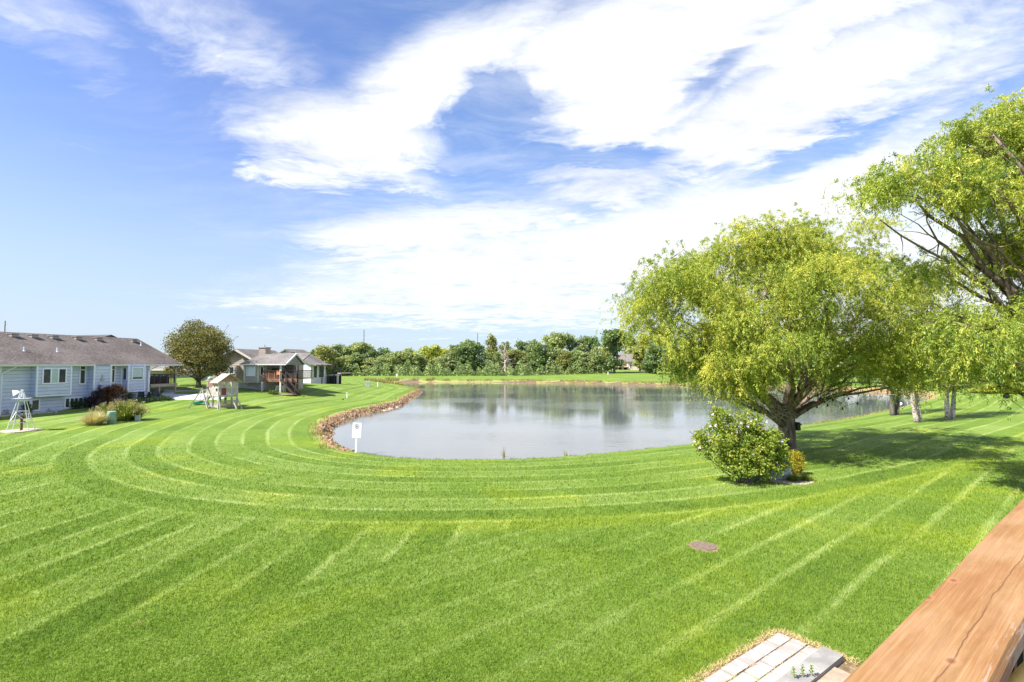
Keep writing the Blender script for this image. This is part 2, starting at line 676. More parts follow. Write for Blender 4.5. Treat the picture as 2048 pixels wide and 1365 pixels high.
    # scattered dry scuffs
    sp = n.smooth(n.noise(n.mapping(P, loc=(1, 2, 0)), 0.8, 2.0), 0.72, 0.80, 0.0, 0.4)
    col = n.mix(sp, col, (0.33, 0.27, 0.12))
    return col, clump, fine, d, P


m_lawn, n, p, out = new_mat('lawn_soil')
col, clump, fine, d, P = mow_color(n)
bk = n.attr('bank')
sn = n.noise(P, 1.9, 5.0, 0.7)
sn2 = n.noise(n.mapping(P, scale=(1, 1, 3)), 5.5, 4.0, 0.7)
soil = n.ramp(sn, [(0.28, (0.10, 0.055, 0.03)), (0.45, (0.30, 0.165, 0.085)), (0.6, (0.44, 0.30, 0.17)), (0.75, (0.50, 0.41, 0.27))])
soil = n.mix(n.smooth(sn2, 0.56, 0.66, 0, .75), soil, (0.035, 0.032, 0.022))
soil = n.mix(n.smooth(n.noise(P, 0.8, 4.0, 0.7), 0.53, 0.6, 0, .8), soil, (0.12, 0.15, 0.03))
soil = n.mix(n.smooth(n.sep(P)[1], 95, 115, 0.0, 0.75), soil, (0.13, 0.095, 0.06))
bkn = n.smooth(n.m('ADD', bk, n.m('MULTIPLY', n.m('SUBTRACT', sn, .5), .5)), 0.35, 0.62)
dry = n.smooth(n.m('ADD', bk, n.m('MULTIPLY', n.m('SUBTRACT', sn, .5), .5)), 0.02, 0.3, 0, .75)
col = n.mix(dry, col, (0.36, 0.30, 0.11))
n.put(p.inputs['Base Color'], n.mix(bkn, col, soil))
p.inputs['Roughness'].default_value = 0.85
p.inputs['Specular IOR Level'].default_value = 0.15
hgt = n.m('ADD', n.m('MULTIPLY', fine, 0.7), n.m('MULTIPLY', n.noise(P, 90, 2.0), 0.5))
n.put(p.inputs['Normal'], n.bump(hgt, 0.5, 0.05))

lawn = link_mesh('lawn', np.stack([GX.ravel(), GY.ravel(), gZ], 1), q.ravel(), np.full(len(q), 4), m_lawn,
                 attrs={'shore': ('POINT', gd), 'bank': ('POINT', gb)}, smooth=True)
tag(lawn, 'mown striped green lawn sloping down to the pond', 'lawn', kind='structure')

# ------------------------------------------------------------------ water
m_w, n, p, out = new_mat('pond_water')
P = n.pos()
murk = n.mix(n.noise(P, 0.06, 2.0), (0.112, 0.121, 0.122), (0.134, 0.145, 0.150))
n.put(p.inputs['Base Color'], murk)
p.inputs['Roughness'].default_value = 0.03
p.inputs['IOR'].default_value = 1.333
p.inputs['Specular IOR Level'].default_value = 1.0
ruf = n.smooth(n.noise(n.mapping(P, scale=(.45, 1.0, 1), rot=(0, 0, R(8))), 0.055, 3.0, 0.6), 0.40, 0.62)
w1 = n.noise(n.mapping(P, scale=(.6, 1.5, 1)), 1.5, 3.0, 0.6)
w2 = n.noise(n.mapping(P, scale=(.7, 1.3, 1), rot=(0, 0, R(25))), 5.0, 2.0, 0.6)
hh = n.m('ADD', n.m('MULTIPLY', w1, 1.0), n.m('MULTIPLY', w2, 0.35))
n.put(p.inputs['Normal'], n.bump(hh, n.m('MULTIPLY_ADD', ruf, 0.13, 0.03), 0.10))
wx = np.array([-45, 80.0])
wy = np.array([20, 152.0])
pond = link_mesh('pond_water', [(wx[0], wy[0], WATER_Z), (wx[1], wy[0], WATER_Z), (wx[1], wy[1], WATER_Z), (wx[0], wy[1], WATER_Z)], [0, 1, 2, 3], [4], m_w)
tag(pond, 'still pond water reflecting clouds and the far trees', 'pond', kind='structure')

# ------------------------------------------------------------------ grass blades near the deck
rng = np.random.default_rng(7)


def blades(N, ymin, ymax, seed):
    g = np.random.default_rng(seed)
    # density falls with the square of the distance from the deck
    iy = g.uniform(1 / ymax, 1 / ymin, N)
    by = 1 / iy
    bx = g.uniform(-1.65, 1.5, N) * by
    d = shore_dist(bx, by)
    keep = (d > 0.15) & (g.random(N) > sstep(20, ymax, by))
    # bare where the patio and the manhole lid lie
    pc, ps = PATIO_FRAME
    lx = (bx - pc[0]) * ps[0] + (by - pc[1]) * ps[1]
    ly = -(bx - pc[0]) * ps[1] + (by - pc[1]) * ps[0]
    keep &= ~((lx < 0.04 + .05 * wob(bx * 9, by * 9)) & (ly < 0.04 + .04 * wob(bx * 8, by * 8)) & (lx > -4.4) & (ly > -2.2))
    keep &= ((bx - LID[0]) ** 2 + (by - LID[1]) ** 2) > 0.36 ** 2
    bx, by, d = bx[keep], by[keep], d[keep]
    N = len(bx)
    bz = terrain(bx, by, d)
    sc = by / 8.0
    hgt = g.uniform(0.022, 0.050, N) * np.clip(sc, 1.0, 1.5)
    wid = g.uniform(0.0035, 0.006, N) * np.clip(sc, 0.9, 4.0)
    th = g.uniform(0, 2 * math.pi, N)
    lean = g.uniform(0.1, 0.9, N) * hgt
    la = g.normal(0.9, 1.2, N)
    c, s = np.cos(th), np.sin(th)
    V = np.empty((N, 3, 3))
    V[:, 0] = np.stack([bx - c * wid, by - s * wid, bz - .004], 1)
    V[:, 1] = np.stack([bx + c * wid, by + s * wid, bz - .004], 1)
    V[:, 2] = np.stack([bx + np.cos(la) * lean, by + np.sin(la) * lean, bz + hgt], 1)
    sh = np.repeat(d, 3)
    tint = np.repeat(g.uniform(0, 1, N), 3)
    return V.reshape(-1, 3), sh, tint, N


# patio frame: corner at pixel (1553,1262); local x runs with the house wall, y away from it
_pc = at_z(1556, 1262, 0.0)
PATIO_FRAME = ((_pc[0], _pc[1]), (math.cos(R(36)), math.sin(R(36))))
_l = at_z(1407, 1086, 0.0)
LID = (_l[0], _l[1])

m_blade, n, p, out = new_mat('grass_blade')
col, clump, fine, d, P = mow_color(n)
t = n.attr('tint')
col = n.mix(1.0, col, n.ramp(t, [(0, (.55, .66, .45)), (0.5, (1.22, 1.20, 1.0)), (0.88, (1.65, 1.5, 1.2)), (1.0, (2.1, 1.75, 1.6))]), 'MULTIPLY')
n.put(p.inputs['Base Color'], col)
p.inputs['Roughness'].default_value = 0.5
p.inputs['Specular IOR Level'].default_value = 0.25
tr = n.node('ShaderNodeBsdfTranslucent')
n.put(tr.inputs[0], n.mix(1.0, col, (1.2, 1.25, .5), 'MULTIPLY'))
mx = n.node('ShaderNodeMixShader')
mx.inputs[0].default_value = 0.35
n.nt.links.new(p.outputs[0], mx.inputs[1])
n.nt.links.new(tr.outputs[0], mx.inputs[2])
n.nt.links.new(mx.outputs[0], out.inputs[0])
Vb, shb, tb, Nb = blades(760000, 5.8, 34, 11)
gr = link_mesh('lawn_grass', Vb, np.arange(Nb * 3), np.full(Nb, 3), m_blade, attrs={'shore': ('POINT', shb), 'tint': ('POINT', tb)})
tag(gr, 'short mown grass blades of the lawn in front of the deck', 'grass', kind='stuff')


# ================================================================== MATERIALS FOR BUILDINGS
def siding_mat(name, col, pitch=0.30):
    m, n, p, out = new_mat(name)
    P = n.pos()
    z = n.sep(P)[2]
    f = n.m('FRACT', n.m('DIVIDE', n.m('ADD', z, 5.0), pitch))
    groove = n.smooth(f, 0.04, 0.17)
    v = n.noise(n.mapping(P, scale=(1, 1, 4)), 1.2, 4.0, 0.6)
    c = n.mix(n.smooth(v, .3, .7), tuple(x * .92 for x in col), tuple(x * 1.06 for x in col))
    c = n.mix(groove, tuple(x * .42 for x in col), c)
    n.put(p.inputs['Base Color'], c)
    p.inputs['Roughness'].default_value = 0.6
    n.put(p.inputs['Normal'], n.bump(f, 0.6, 0.03))
    return m


def shingle_mat(name, lo, hi):
    m, n, p, out = new_mat(name)
    P = n.pos()
    a = n.noise(n.mapping(P, scale=(1.2, 1.2, 5)), 4.5, 3.0, 0.75)
    b = n.noise(P, 0.35, 3.0, 0.6)
    c = n.mix(n.smooth(n.m('MULTIPLY_ADD', n.m('SUBTRACT', b, .5), .5, a), .34, .66), lo, hi)
    course = n.smooth(n.m('FRACT', n.m('DIVIDE', n.sep(P)[2], 0.075)), 0.0, 0.25, .8, 1.0)
    n.put(p.inputs['Base Color'], n.mix(course, tuple(x * .7 for x in lo), c))
    p.inputs['Roughness'].default_value = 0.9
    p.inputs['Specular IOR Level'].default_value = 0.2
    n.put(p.inputs['Normal'], n.bump(a, 0.7, 0.03))
    return m


def wood_mat(name, lo, hi, scale=3.0, stretch=(1, 1, 1), rough=0.7):
    m, n, p, out = new_mat(name)
    P = n.pos()
    g = n.noise(n.mapping(P, scale=stretch), scale, 5.0, 0.65, 0.6)
    n.put(p.inputs['Base Color'], n.mix(n.smooth(g, .3, .7), lo, hi))
    p.inputs['Roughness'].default_value = rough
    n.put(p.inputs['Normal'], n.bump(g, 0.25, 0.01))
    return m


m_blue = siding_mat('blue_grey_siding', (0.53, 0.57, 0.78))
m_tan = siding_mat('tan_siding', (0.43, 0.38, 0.325))
m_tan_shade = siding_mat('tan_siding_shaded', (0.25, 0.235, 0.21))  # tan siding darkened: the porch gable's shade put into the colour
m_white_s = siding_mat('white_siding', (0.80, 0.80, 0.79))
m_trim = mat('white_trim', (0.74, 0.75, 0.86), .5, .04)
m_fascia = mat('grey_fascia', (0.60, 0.60, 0.60), .5, .05)
m_cream = mat('cream_trim', (0.62, 0.57, 0.49), .55, .05)
m_shing = shingle_mat('brown_shingles', (0.076, 0.062, 0.055), (0.182, 0.154, 0.142))
m_shing_g = shingle_mat('grey_shingles', (0.105, 0.094, 0.087), (0.24, 0.214, 0.20))
m_conc = mat('concrete', (0.46, 0.43, 0.40), .9, .15, 2.0, spec=.2)
m_slab = mat('patio_concrete', (0.50, 0.50, 0.52), .9, .15, .8, spec=.2)
m_glass, n, p, out = new_mat('window_glass')
n.put(p.inputs['Base Color'], n.mix(n.noise(n.pos(), 1.2, 2.0), (0.025, 0.032, 0.042), (0.07, 0.085, 0.10)))
p.inputs['Roughness'].default_value = 0.06
m_blind = mat('window_blind', (0.42, 0.50, 0.52), .5, .06)
m_shade = mat('white_window_shade', (0.74, 0.78, 0.82), .5, .04)
m_dwood = wood_mat('dark_stained_and_shaded_wood', (0.030, 0.020, 0.018), (0.075, 0.048, 0.038))  # stained wood; also stands in for shade on the tan house deck
m_rwood = wood_mat('red_brown_wood', (0.17, 0.075, 0.045), (0.30, 0.15, 0.09))
m_gwood = wood_mat('weathered_grey_wood', (0.30, 0.24, 0.19), (0.45, 0.37, 0.30))
m_black = mat('black_metal', (0.018, 0.018, 0.02), .5, .2)
m_dark = mat('dark_fabric', (0.03, 0.035, 0.05), .8, .3)
m_bluecl = mat('blue_cloth', (0.05, 0.12, 0.30), .8, .3)
m_galv = mat('galvanised_steel', (0.62, 0.63, 0.65), .4, .08, metal=.4)
m_white = mat('white_paint', (0.82, 0.82, 0.80), .45, .04)
m_rust = mat('rusty_iron', (0.12, 0.06, 0.04), .8, .3)


class Frame:
    """a wall frame: o = a point at eave height under which the wall stands, d along the wall, n outward"""

    def __init__(self, o, d, nrm):
        self.o, self.d, self.n = np.array(o, float), np.array(d, float), np.array(nrm, float)

    def tz(self, u, v, off=0.0):
        r = ray(u, v)
        c = np.array([0, 0, CAMZ])
        q = self.o + self.n * off
        k = np.dot(q - c, self.n) / np.dot(r, self.n)
        P = c + r * k
        return float(np.dot(P - self.o, self.d)), float(P[2])

    def pt(self, t, off, z):
        q = self.o + self.d * t + self.n * off
        return np.array([q[0], q[1], z])

    def box(self, mb, t0, t1, a0, a1, z0, z1):
        o = self.o.copy()
        o[2] = 0
        return mb.obox(o, self.d, self.n, t0, t1, a0, a1, z0, z1)


def window(fr, house, t0, t1, z0, z1, off, panes=1, trim=0.09, frame_m=None, blind=None, blind_from=0.0, transom=None, label=None):
    """window frame (part of the house) with its panes (sub-part)"""
    frame_m = frame_m or m_trim
    mb = MB()
    a0, a1 = off + .004, off + .07
    fr.box(mb, t0 - trim, t0, a0, a1, z0 - trim, z1 + trim)
    fr.box(mb, t1, t1 + trim, a0, a1, z0 - trim, z1 + trim)
    fr.box(mb, t0, t1, a0, a1, z1, z1 + trim)
    fr.box(mb, t0, t1, a0, a1, z0 - trim, z0)
    w = (t1 - t0) / panes
    for i in range(1, panes):
        fr.box(mb, t0 + i * w - .05, t0 + i * w + .05, a0, a1, z0, z1)
    if transom:
        for i in range(panes):
            fr.box(mb, t0 + i * w + .06, t0 + (i + 1) * w - .06, a0, a1, transom - .04, transom + .04)
    o = mb.build('window', frame_m, house)
    if label:
        o["label"] = label
    g = MB()
    fr.box(g, t0, t1, off + .006, off + .025, z0, z1)
    g.build('pane', m_glass, o)
    if blind and blind_from < .95:
        b = MB()
        zz = z0 + (z1 - z0) * blind_from
        for i in range(panes):
            if panes != 3 or i == 1:
                fr.box(b, t0 + i * w + .02, t0 + (i + 1) * w - .02, off + .026, off + .034, zz, z1 - .02)
        b.build('blind', blind, o)
    return o


# ================================================================== BLUE-GREY HOUSE AT THE LEFT
d1 = np.array([0.2204, 0.9754, 0.0])
n1 = np.array([0.9754, -0.2204, 0.0])
EZ = 4.26                                   # eave height
H1 = Frame((-42.0, 41.0, EZ), d1, n1)
DEP = 12.0
house = thing('blue_grey_house', H1.pt(3, -DEP / 2, 0.0), 'long blue-grey sided house with a brown shingled roof and white trim at the left', 'house')
tE = H1.tz(298, 793)[0]                      # far corner of the wall
zt = EZ - .02
# body
mb = MB()
H1.box(mb, -14, tE, -DEP, 0, -0.6, zt)
# chimney-like bump-out that stands on the ground
tA, tB = H1.tz(187.5, 760, .75)[0], H1.tz(222, 760, .75)[0]
H1.box(mb, tA, tB, 0.002, .75, -0.6, zt)
mb.build('wall', m_blue, house)
# hanging box bay with triple window
b0, b1 = H1.tz(74, 760, .7)[0], H1.tz(142, 760, .7)[0]
bz = H1.tz(105, 792, .7)[1]
mb = MB()
H1.box(mb, b0, b1, 0.002, .7, bz, zt)
bay = mb.build('box_bay', m_blue, house)
tr = MB()
for t in (b0, b1):
    H1.box(tr, t - .06, t + .06, .60, .73, bz - .02, zt - .01)
H1.box(tr, b0 + .06, b1 - .06, .70, .72, bz - .03, bz + .05)
tr.build_each('trim', m_trim, bay)
w0, w1 = H1.tz(86, 760, .7)[0], H1.tz(130, 760, .7)[0]
window(H1, house, w0, w1, H1.tz(105, 766, .7)[1], H1.tz(105, 739, .7)[1], .70, 3, .1, blind=m_blind)
# tall windows left and right of the bump-out
for (ua, ub) in ((160, 169), (223.6, 228)):
    t0, t1 = H1.tz(ua, 750)[0], H1.tz(ub, 750)[0]
    window(H1, house, t0, t1, H1.tz(164, 767)[1], H1.tz(164, 732)[1], 0, 1, .09, transom=H1.tz(164, 740)[1], blind=m_blind, blind_from=.97)
# angled bay near the far end
tb = [H1.tz(243, 760)[0], H1.tz(256.5, 760, .8)[0], H1.tz(288.5, 760, .8)[0], H1.tz(294, 760, .3)[0]]
bz2 = H1.tz(270, 782.5, .8)[1]
poly = [H1.pt(tb[0], .002, bz2), H1.pt(tb[1], .8, bz2), H1.pt(tb[2], .8, bz2), H1.pt(tb[3], .002, bz2)]
mb = MB()
mb.prism(poly, (0, 0, zt - bz2))
abay = mb.build('angled_bay', m_blue, house)
tr = MB()
for t, a in ((tb[0] - .05, .03), (tb[1], .8), (tb[2], .8)):
    q = H1.pt(t, a, 0)
    tr.cyl(q, .085, bz2 - .01, zt - .012, 6)
lip = [H1.pt(tb[0] - .03, .003, bz2 - .08), H1.pt(tb[1], .83, bz2 - .08), H1.pt(tb[2], .83, bz2 - .08), H1.pt(tb[3] + .03, .003, bz2 - .08)]
tr.prism(lip, (0, 0, .078))
tr.build_each('trim', m_trim, abay)
window(H1, house, H1.tz(264.5, 750, .8)[0], H1.tz(284.5, 750, .8)[0], H1.tz(270, 758.5, .8)[1], H1.tz(270, 737, .8)[1], .80, 1, .10, blind=m_blind, blind_from=.16)
# the slanted pane of that bay
pa, pb = H1.pt(tb[0], .002, 0), H1.pt(tb[1], .8, 0)
dd = (pb - pa)
Ls = np.linalg.norm(dd)
dd = dd / Ls
nn = np.array([dd[1], -dd[0], 0])
if np.dot(nn, n1) < 0:
    nn = -nn
HS = Frame((pa[0], pa[1], EZ), dd, nn)
window(HS, house, Ls * .28, Ls * .76, H1.tz(251, 760, .4)[1], H1.tz(251, 737, .4)[1], 0.0, 1, .07)
# basement windows
for (ua, ub, va, vb, k) in ((48, 58, 803, 820, 1), (63.5, 76.5, 801, 820, 1), (130, 164, 797, 814, 4)):
    t0, t1 = H1.tz(ua, 810)[0], H1.tz(ub, 810)[0]
    um = (ua + ub) / 2
    window(H1, house, t0, t1, H1.tz(um, vb)[1], H1.tz(um, va)[1], 0, k, .10)
# corner boards, downspouts, meter
tr = MB()
H1.box(tr, tA - .03, tA + .10, .70, .775, -.5, zt - .01)
H1.box(tr, tB - .10, tB + .03, .70, .775, -.5, zt - .01)
H1.box(tr, tE - .12, tE + .02, -.02, .03, -.5, zt - .01)
t_ = H1.tz(1, 780)[0]
H1.box(tr, t_ - .2, t_, .003, .05, -.5, zt - .01)
tr.build_each('corner_board', m_trim, house)
for uu in (296, 3):
    t_ = H1.tz(uu, 770, .1)[0]
    ds = MB()
    ds.tube([H1.pt(t_ + .75, .52, EZ - .1), H1.pt(t_ + .7, .5, EZ - .22), H1.pt(t_, .10, EZ - .75), H1.pt(t_, .10, EZ - 1.0), H1.pt(t_, .10, gz(*H1.pt(t_, .1, 0)[:2]) + .05)], .055, 6)
    ds.build('downspout', m_trim, house)
t_, z_ = H1.tz(204.5, 756, .75)
mb = MB()
H1.box(mb, t_ - .14, t_ + .14, .752, .86, z_ - .28, z_ - .05)
H1.box(mb, t_ - .05, t_ + .05, .752, .80, z_ - .05, z_ + .30)
mb.build('utility_meter', mat('grey_plastic', (.34, .36, .38), .5), house)
# roof : gable with deep overhang over the deck at the far end
tR = H1.tz(366.5, 728, .62)[0]
RISE = 3.0
ro, rin = .62, DEP + .62
tL = -16
rid = -DEP / 2
mb = MB()
th = .16
for s in (1, -1):
    ea = ro if s > 0 else -rin
    prof = [H1.pt(tL, ea, EZ + .02), H1.pt(tL, rid, EZ + RISE), H1.pt(tL, rid, EZ + RISE - th), H1.pt(tL, ea, EZ + .02 - th)]
    mb.prism(prof, d1 * (tR - tL))
roof = mb.build('roof', m_shing, house)
# rear cross gable that peeks over the ridge
tc = H1.tz(233, 671, -6.5)[0]
mb = MB()
mb.prism([H1.pt(tc - 4.5, rid - 1.2, EZ + RISE - 1.2), H1.pt(tc, rid - 1.2, EZ + RISE + .36), H1.pt(tc + 3.2, rid - 1.2, EZ + RISE - 1.0)], -n1 * 5)
mb.build('rear_gable', m_shing, roof)
mb = MB()
H1.box(mb, tL, tR, ro + .002, ro + .13, EZ - .17, EZ + .0)
mb.build('gutter', m_fascia, house)
mb = MB()
H1.box(mb, tL, tR - .02, 0.003, ro - .002, EZ - .20, EZ - .15)
mb.prism([H1.pt(tR - .25, ro, EZ - .17), H1.pt(tR - .25, ro, EZ - .02), H1.pt(tR - .25, rid, EZ + RISE - .04), H1.pt(tR - .25, -rin, EZ - .02), H1.pt(tR - .25, -rin, EZ - .17)], d1 * .24)
H1.box(mb, tE + .003, tR - .26, -DEP, ro - .02, EZ - .20, EZ - .16)
mb.build('soffit', m_fascia, house)


def roof_pt(fr, t, back, rid_, rise, ov):
    """a point on the front slope, `back` metres horizontally in from the eave"""
    z = EZ + .02 + rise * back / (ov - rid_)
    return fr.pt(t, ov - back, z)


for i, uu in enumerate((23.5, 63.5, 104.5, 152, 193, 264)):
    t_ = H1.tz(uu, 667, -5.3)[0]
    q = roof_pt(H1, t_, 5.75, rid, RISE, ro)
    mb = MB()
    mb.obox((q[0], q[1], 0), d1, n1, -.28, .28, -.25, .28, q[2] - .1, q[2] + .17)
    mb.obox((q[0], q[1], 0), d1, n1, -.34, .34, -.32, .38, q[2] + .172, q[2] + .21)
    mb.build('roof_vent', mat('roof_vent_metal', (.33, .30, .29), .5), roof)
for uu, vv in ((48, 702), (114.5, 704), (282, 691)):
    # find the slope point under that pixel
    best = None
    for back in np.linspace(.5, 6.0, 60):
        t_ = H1.tz(uu, vv, ro - back)[0]
        q = roof_pt(H1, t_, back, rid, RISE, ro)
        zz = H1.tz(uu, vv, ro - back)[1]
        if best is None or abs(zz - q[2]) < best[0]:
            best = (abs(zz - q[2]), q)
    q = best[1]
    mb = MB()
    mb.cyl(q, .06, q[2] - .15, q[2] + .38, 8)
    mb.cyl(q, .13, q[2] - .1, q[2] + .06, 8, .07)
    mb.build('vent_pipe', m_trim, roof)
# covered deck at the far end
dz_ = H1.tz(330, 768, 0)[1]
mb = MB()
H1.box(mb, tE + .01, tR - .3, -4.6, .15, dz_ - .18, dz_)
H1.box(mb, tE + .01, tR - .3, .152, .22, dz_ - .30, dz_ + .02)
deck1 = mb.build('covered_deck', m_gwood, house)
mb = MB()
for tt in (tE + 1.1, tR - .45):
    for aa in (.05, -4.4):
        q = H1.pt(tt, aa, 0)
        g_ = gz(q[0], q[1])
        H1.box(mb, tt - .08, tt + .08, aa - .08, aa + .08, g_ - .2, dz_ - .31)
q = H1.pt(tR - .45, .05, 0)
H1.box(mb, tR - .53, tR - .37, -.03, .13, dz_ + .02, EZ - .2)
mb.build_each('post', m_gwood, deck1)
mb = MB()
for i in range(30):
    t_ = tE + .15 + i * (tR - tE - .6) / 29
    H1.box(mb, t_ - .012, t_ + .012, .10, .125, dz_ + .05, dz_ + 1.0)
H1.box(mb, tE + .1, tR - .4, .08, .15, dz_ + 1.0, dz_ + 1.06)
for aa in np.linspace(-4.4, .1, 30):
    H1.box(mb, tR - .42, tR - .40, aa, aa + .02, dz_ + .05, dz_ + 1.0)
H1.box(mb, tR - .45, tR - .38, -4.4, .07, dz_ + 1.0, dz_ + 1.06)
for tt in (tE + .4, tE + 1.1, tE + 2.0):
    H1.box(mb, tt - .06, tt + .06, .07, .16, dz_ + .02, dz_ + 1.08)
mb.build('railing', m_dwood, deck1)
mb = MB()
for i in range(9):
    zz = dz_ - .2 - i * .2
    H1.box(mb, tR - 1.8 - i * .26, tR - 1.5 - i * .26, -4.2, -3.0, zz - .05, zz)
mb.build('stair', m_dwood, deck1)
# furniture on the covered deck
q = H1.pt(tE + 1.7, -1.2, dz_)
sofa = thing('outdoor_sofa', q, 'dark outdoor sofa with blue cushions on the covered deck of the blue-grey house', 'sofa')
mb = MB()
mb.obox((q[0], q[1], 0), d1, n1, -1.0, 1.3, -.4, .4, dz_, dz_ + .42)
mb.obox((q[0], q[1], 0), d1, n1, -1.0, 1.3, .402, .52, dz_, dz_ + .72)
mb.build('frame', m_dark, sofa)
mb = MB()
for t_ in (-.9, -.15, .6):
    mb.obox((q[0], q[1], 0), d1, n1, t_, t_ + .66, -.36, .36, dz_ + .422, dz_ + .56)
    mb.obox((q[0], q[1], 0), d1, n1, t_ + .03, t_ + .63, .41, .55, dz_ + .722, dz_ + .86)
mb.build_each('cushion', m_bluecl, sofa)
# jumble of patio furniture and pots by the wall below the angled bay
for k, (uu, vv) in enumerate(((281, 800), (291, 801), (305, 800), (316, 800))):
    q = ground(uu, vv + 3)
    c = thing('patio_chair', q, ['dark patio chair nearest the red-leaved shrub by the blue-grey house', 'dark patio chair in front of the downspout of the blue-grey house',
                                 'dark patio chair half under the covered deck', 'dark patio chair beside the inner deck post of the blue-grey house'][k], 'chair', 'patio chairs by the blue-grey house')
    rz = [0.5, -.4, 2.2, 1.0][k]
    mb = MB(q, rz)
    mb.box(-.28, .28, -.28, .28, .40, .45)
    mb.build('seat', m_dark, c)
    mb = MB(q, rz)
    mb.hexa([(-.28, .25, .45), (.28, .25, .45), (.28, .29, .45), (-.28, .29, .45), (-.26, .38, .98), (.26, .38, .98), (.26, .42, .98), (-.26, .42, .98)])
    mb.build('backrest', m_dark, c)
    for sx in (-.25, .25):
        for sy in (-.25, .25):
            mb = MB(q, rz)
            mb.bar((sx, sy, -.05), (sx, sy, .40), .04)
            mb.build('leg', m_black, c)
        mb = MB(q, rz)
        mb.box(sx - .03, sx + .03, -.28, .3, .62, .66)
        mb.build('armrest', m_black, c)
# concrete patio beyond the deck
mb = MB()
zc = .06
pts = [ground(352, 800), ground(440, 800), ground(468, 790), ground(440, 783), ground(330, 781), ground(322, 790)]
P_ = np.array([(q[0], q[1], q[2] + .03) for q in pts])
V_ = np.vstack([P_, P_ - np.array([0, 0, .5])])
mb.add(V_, [tuple(range(6)), tuple(range(6, 12))[::-1]] + [(i, (i + 1) % 6, 6 + (i + 1) % 6, 6 + i) for i in range(6)])
slab = mb.build('concrete_patio', m_slab)
tag(slab, 'pale concrete patio slab beyond the covered deck', 'patio', kind='structure')

# ================================================================== TAN HOUSE WITH THE WOODEN DECK
X = np.array([1.0, 0, 0])
Yv = np.array([0, 1.0, 0])
YA = 66.0


def xz(u, v, Y):
    q = at_depth(u, v, Y)
    return q[0], q[2]


house2 = thing('tan_house', (-31.0, 63.5, gz(-31, 63.5)), 'tan sided house with a grey shingled roof, stub chimney and raised wooden deck', 'house')
E2 = CAMZ
xa, za = xz(465, 698, YA)                     # gable apex
xr, zr = xz(517, 727, YA)                     # right rake end
xl = 2 * xa - xr - 2.5
mb = MB()
mb.prism([(xl, YA, -.5), (xr - .2, YA, -.5), (xr - .2, YA, zr - .1), (xa, YA, za - .12), (xl, YA, zr - .95)], (0, 8.4, 0))
xb0, xb1 = xz(487, 750, 63.0)[0], xz(530, 750, 63.0)[0]
# bump-out on the right carrying the bay, and the recessed wall behind the deck
mb.box(xb0 + .15, xb1, 63.4, YA - .003, -.5, E2 - .12)
xc1 = xz(583, 750, 66.6)[0]
mb.box(xr - .197, xc1, 66.8, 69.2, -.5, E2 - .12)
mb.build('wall', m_tan, house2)
# left wing mostly hidden by the shade tree
xw0, xw1 = xz(296, 750, 74)[0], xz(421, 750, 74)[0]
mb = MB()
mb.box(xw0, xw1, 74, 84, -.2, xz(400, 739, 74)[1])
mb.box(xw1 + .003, xl - .003, 75.0, 84, -.2, xz(400, 739, 74)[1])
wing = thing('tan_garage', (xw0 + 4, 74, gz(xw0 + 4, 74)), 'low tan building glimpsed behind the shade tree and under the covered deck roof', 'house')
mb.build('wall', m_tan, wing)
mb = MB()
zw = xz(400, 738, 74)[1]
mb.prism([(xw0 - .8, 73.3, zw), (xw0 - .8, 79, zw + 2.2), (xw0 - .8, 84.7, zw)], (xl - xw0 + 1.5, 0, 0))
mb.build('roof', m_shing_g, wing)
mb = MB()
mb.box(xw0 - .8, xl + .7, 73.2, 73.295, zw - .25, zw + .02)
mb.box(xw1 - .12, xw1 + .03, 73.95, 73.997, -.2, zw - .26)
mb.build_each('trim', m_cream, wing)
# main roof
mb = MB()
sl_ = (za - zr) / (xr - xa)
for s in (1, -1):
    e = xa + s * (xr - xa + .5 + (2.5 if s < 0 else 0))
    ze = za - sl_ * abs(e - xa)
    mb.prism([(xa, YA - .5, za + .02), (e, YA - .5, ze + .02), (e, YA - .5, ze - .16), (xa, YA - .5, za - .16)], (0, 9.2, 0))
roof2 = mb.build('roof', m_shing_g, house2)
mb = MB()
e = xr + .5
mb.prism([(xa, YA - .62, za + .05), (e, YA - .62, za - sl_ * (e - xa) + .05), (e, YA - .62, za - sl_ * (e - xa) - .2), (xa, YA - .62, za - .2)], (0, .11, 0))
mb.build('rake_board', m_cream, house2)
# lower roof over the bay and the deck: ridge runs across, small gable at its right end
x0r, x1r = xz(480, 728, 62.2)[0], xz(579, 728, 62.4)[0]
Yr = 64.4
zrg = xz(588, 708.5, Yr)[1]
xrg0 = xz(520, 708.5, Yr)[0]
mb = MB()
mb.add([(x0r, 62.2, E2 + .02), (x1r, 62.2, E2 + .02), (x1r, Yr, zrg), (xrg0, Yr, zrg), (x0r, 62.2, E2 - .14), (x1r, 62.2, E2 - .14), (x1r, Yr, zrg - .16), (xrg0, Yr, zrg - .16)],
       [(0, 1, 2, 3), (7, 6, 5, 4), (0, 4, 5, 1), (1, 5, 6, 2), (2, 6, 7, 3), (3, 7, 4, 0)])
mb.add([(x0r, 62.2, E2 + .02), (xrg0, Yr, zrg), (x0r, 64.9, E2 + .02), (x0r, 62.2, E2 - .14), (xrg0, Yr, zrg - .16), (x0r, 64.9, E2 - .14)], [(0, 1, 2), (5, 4, 3), (0, 2, 5, 3), (1, 0, 3, 4), (2, 1, 4, 5)])
mb.prism([(xrg0, Yr + .01, zrg), (xrg0, 66.6, E2 + .02), (xrg0, 66.6, E2 - .14), (xrg0, Yr + .01, zrg - .16)], (x1r - xrg0, 0, 0))
mb.build('porch_roof', m_shing_g, house2)
mb = MB()
mb.prism([(x1r - .25, 62.6, E2 - .13), (x1r - .25, Yr, zrg - .2), (x1r - .25, 66.3, E2 - .13)], (.15, 0, 0))
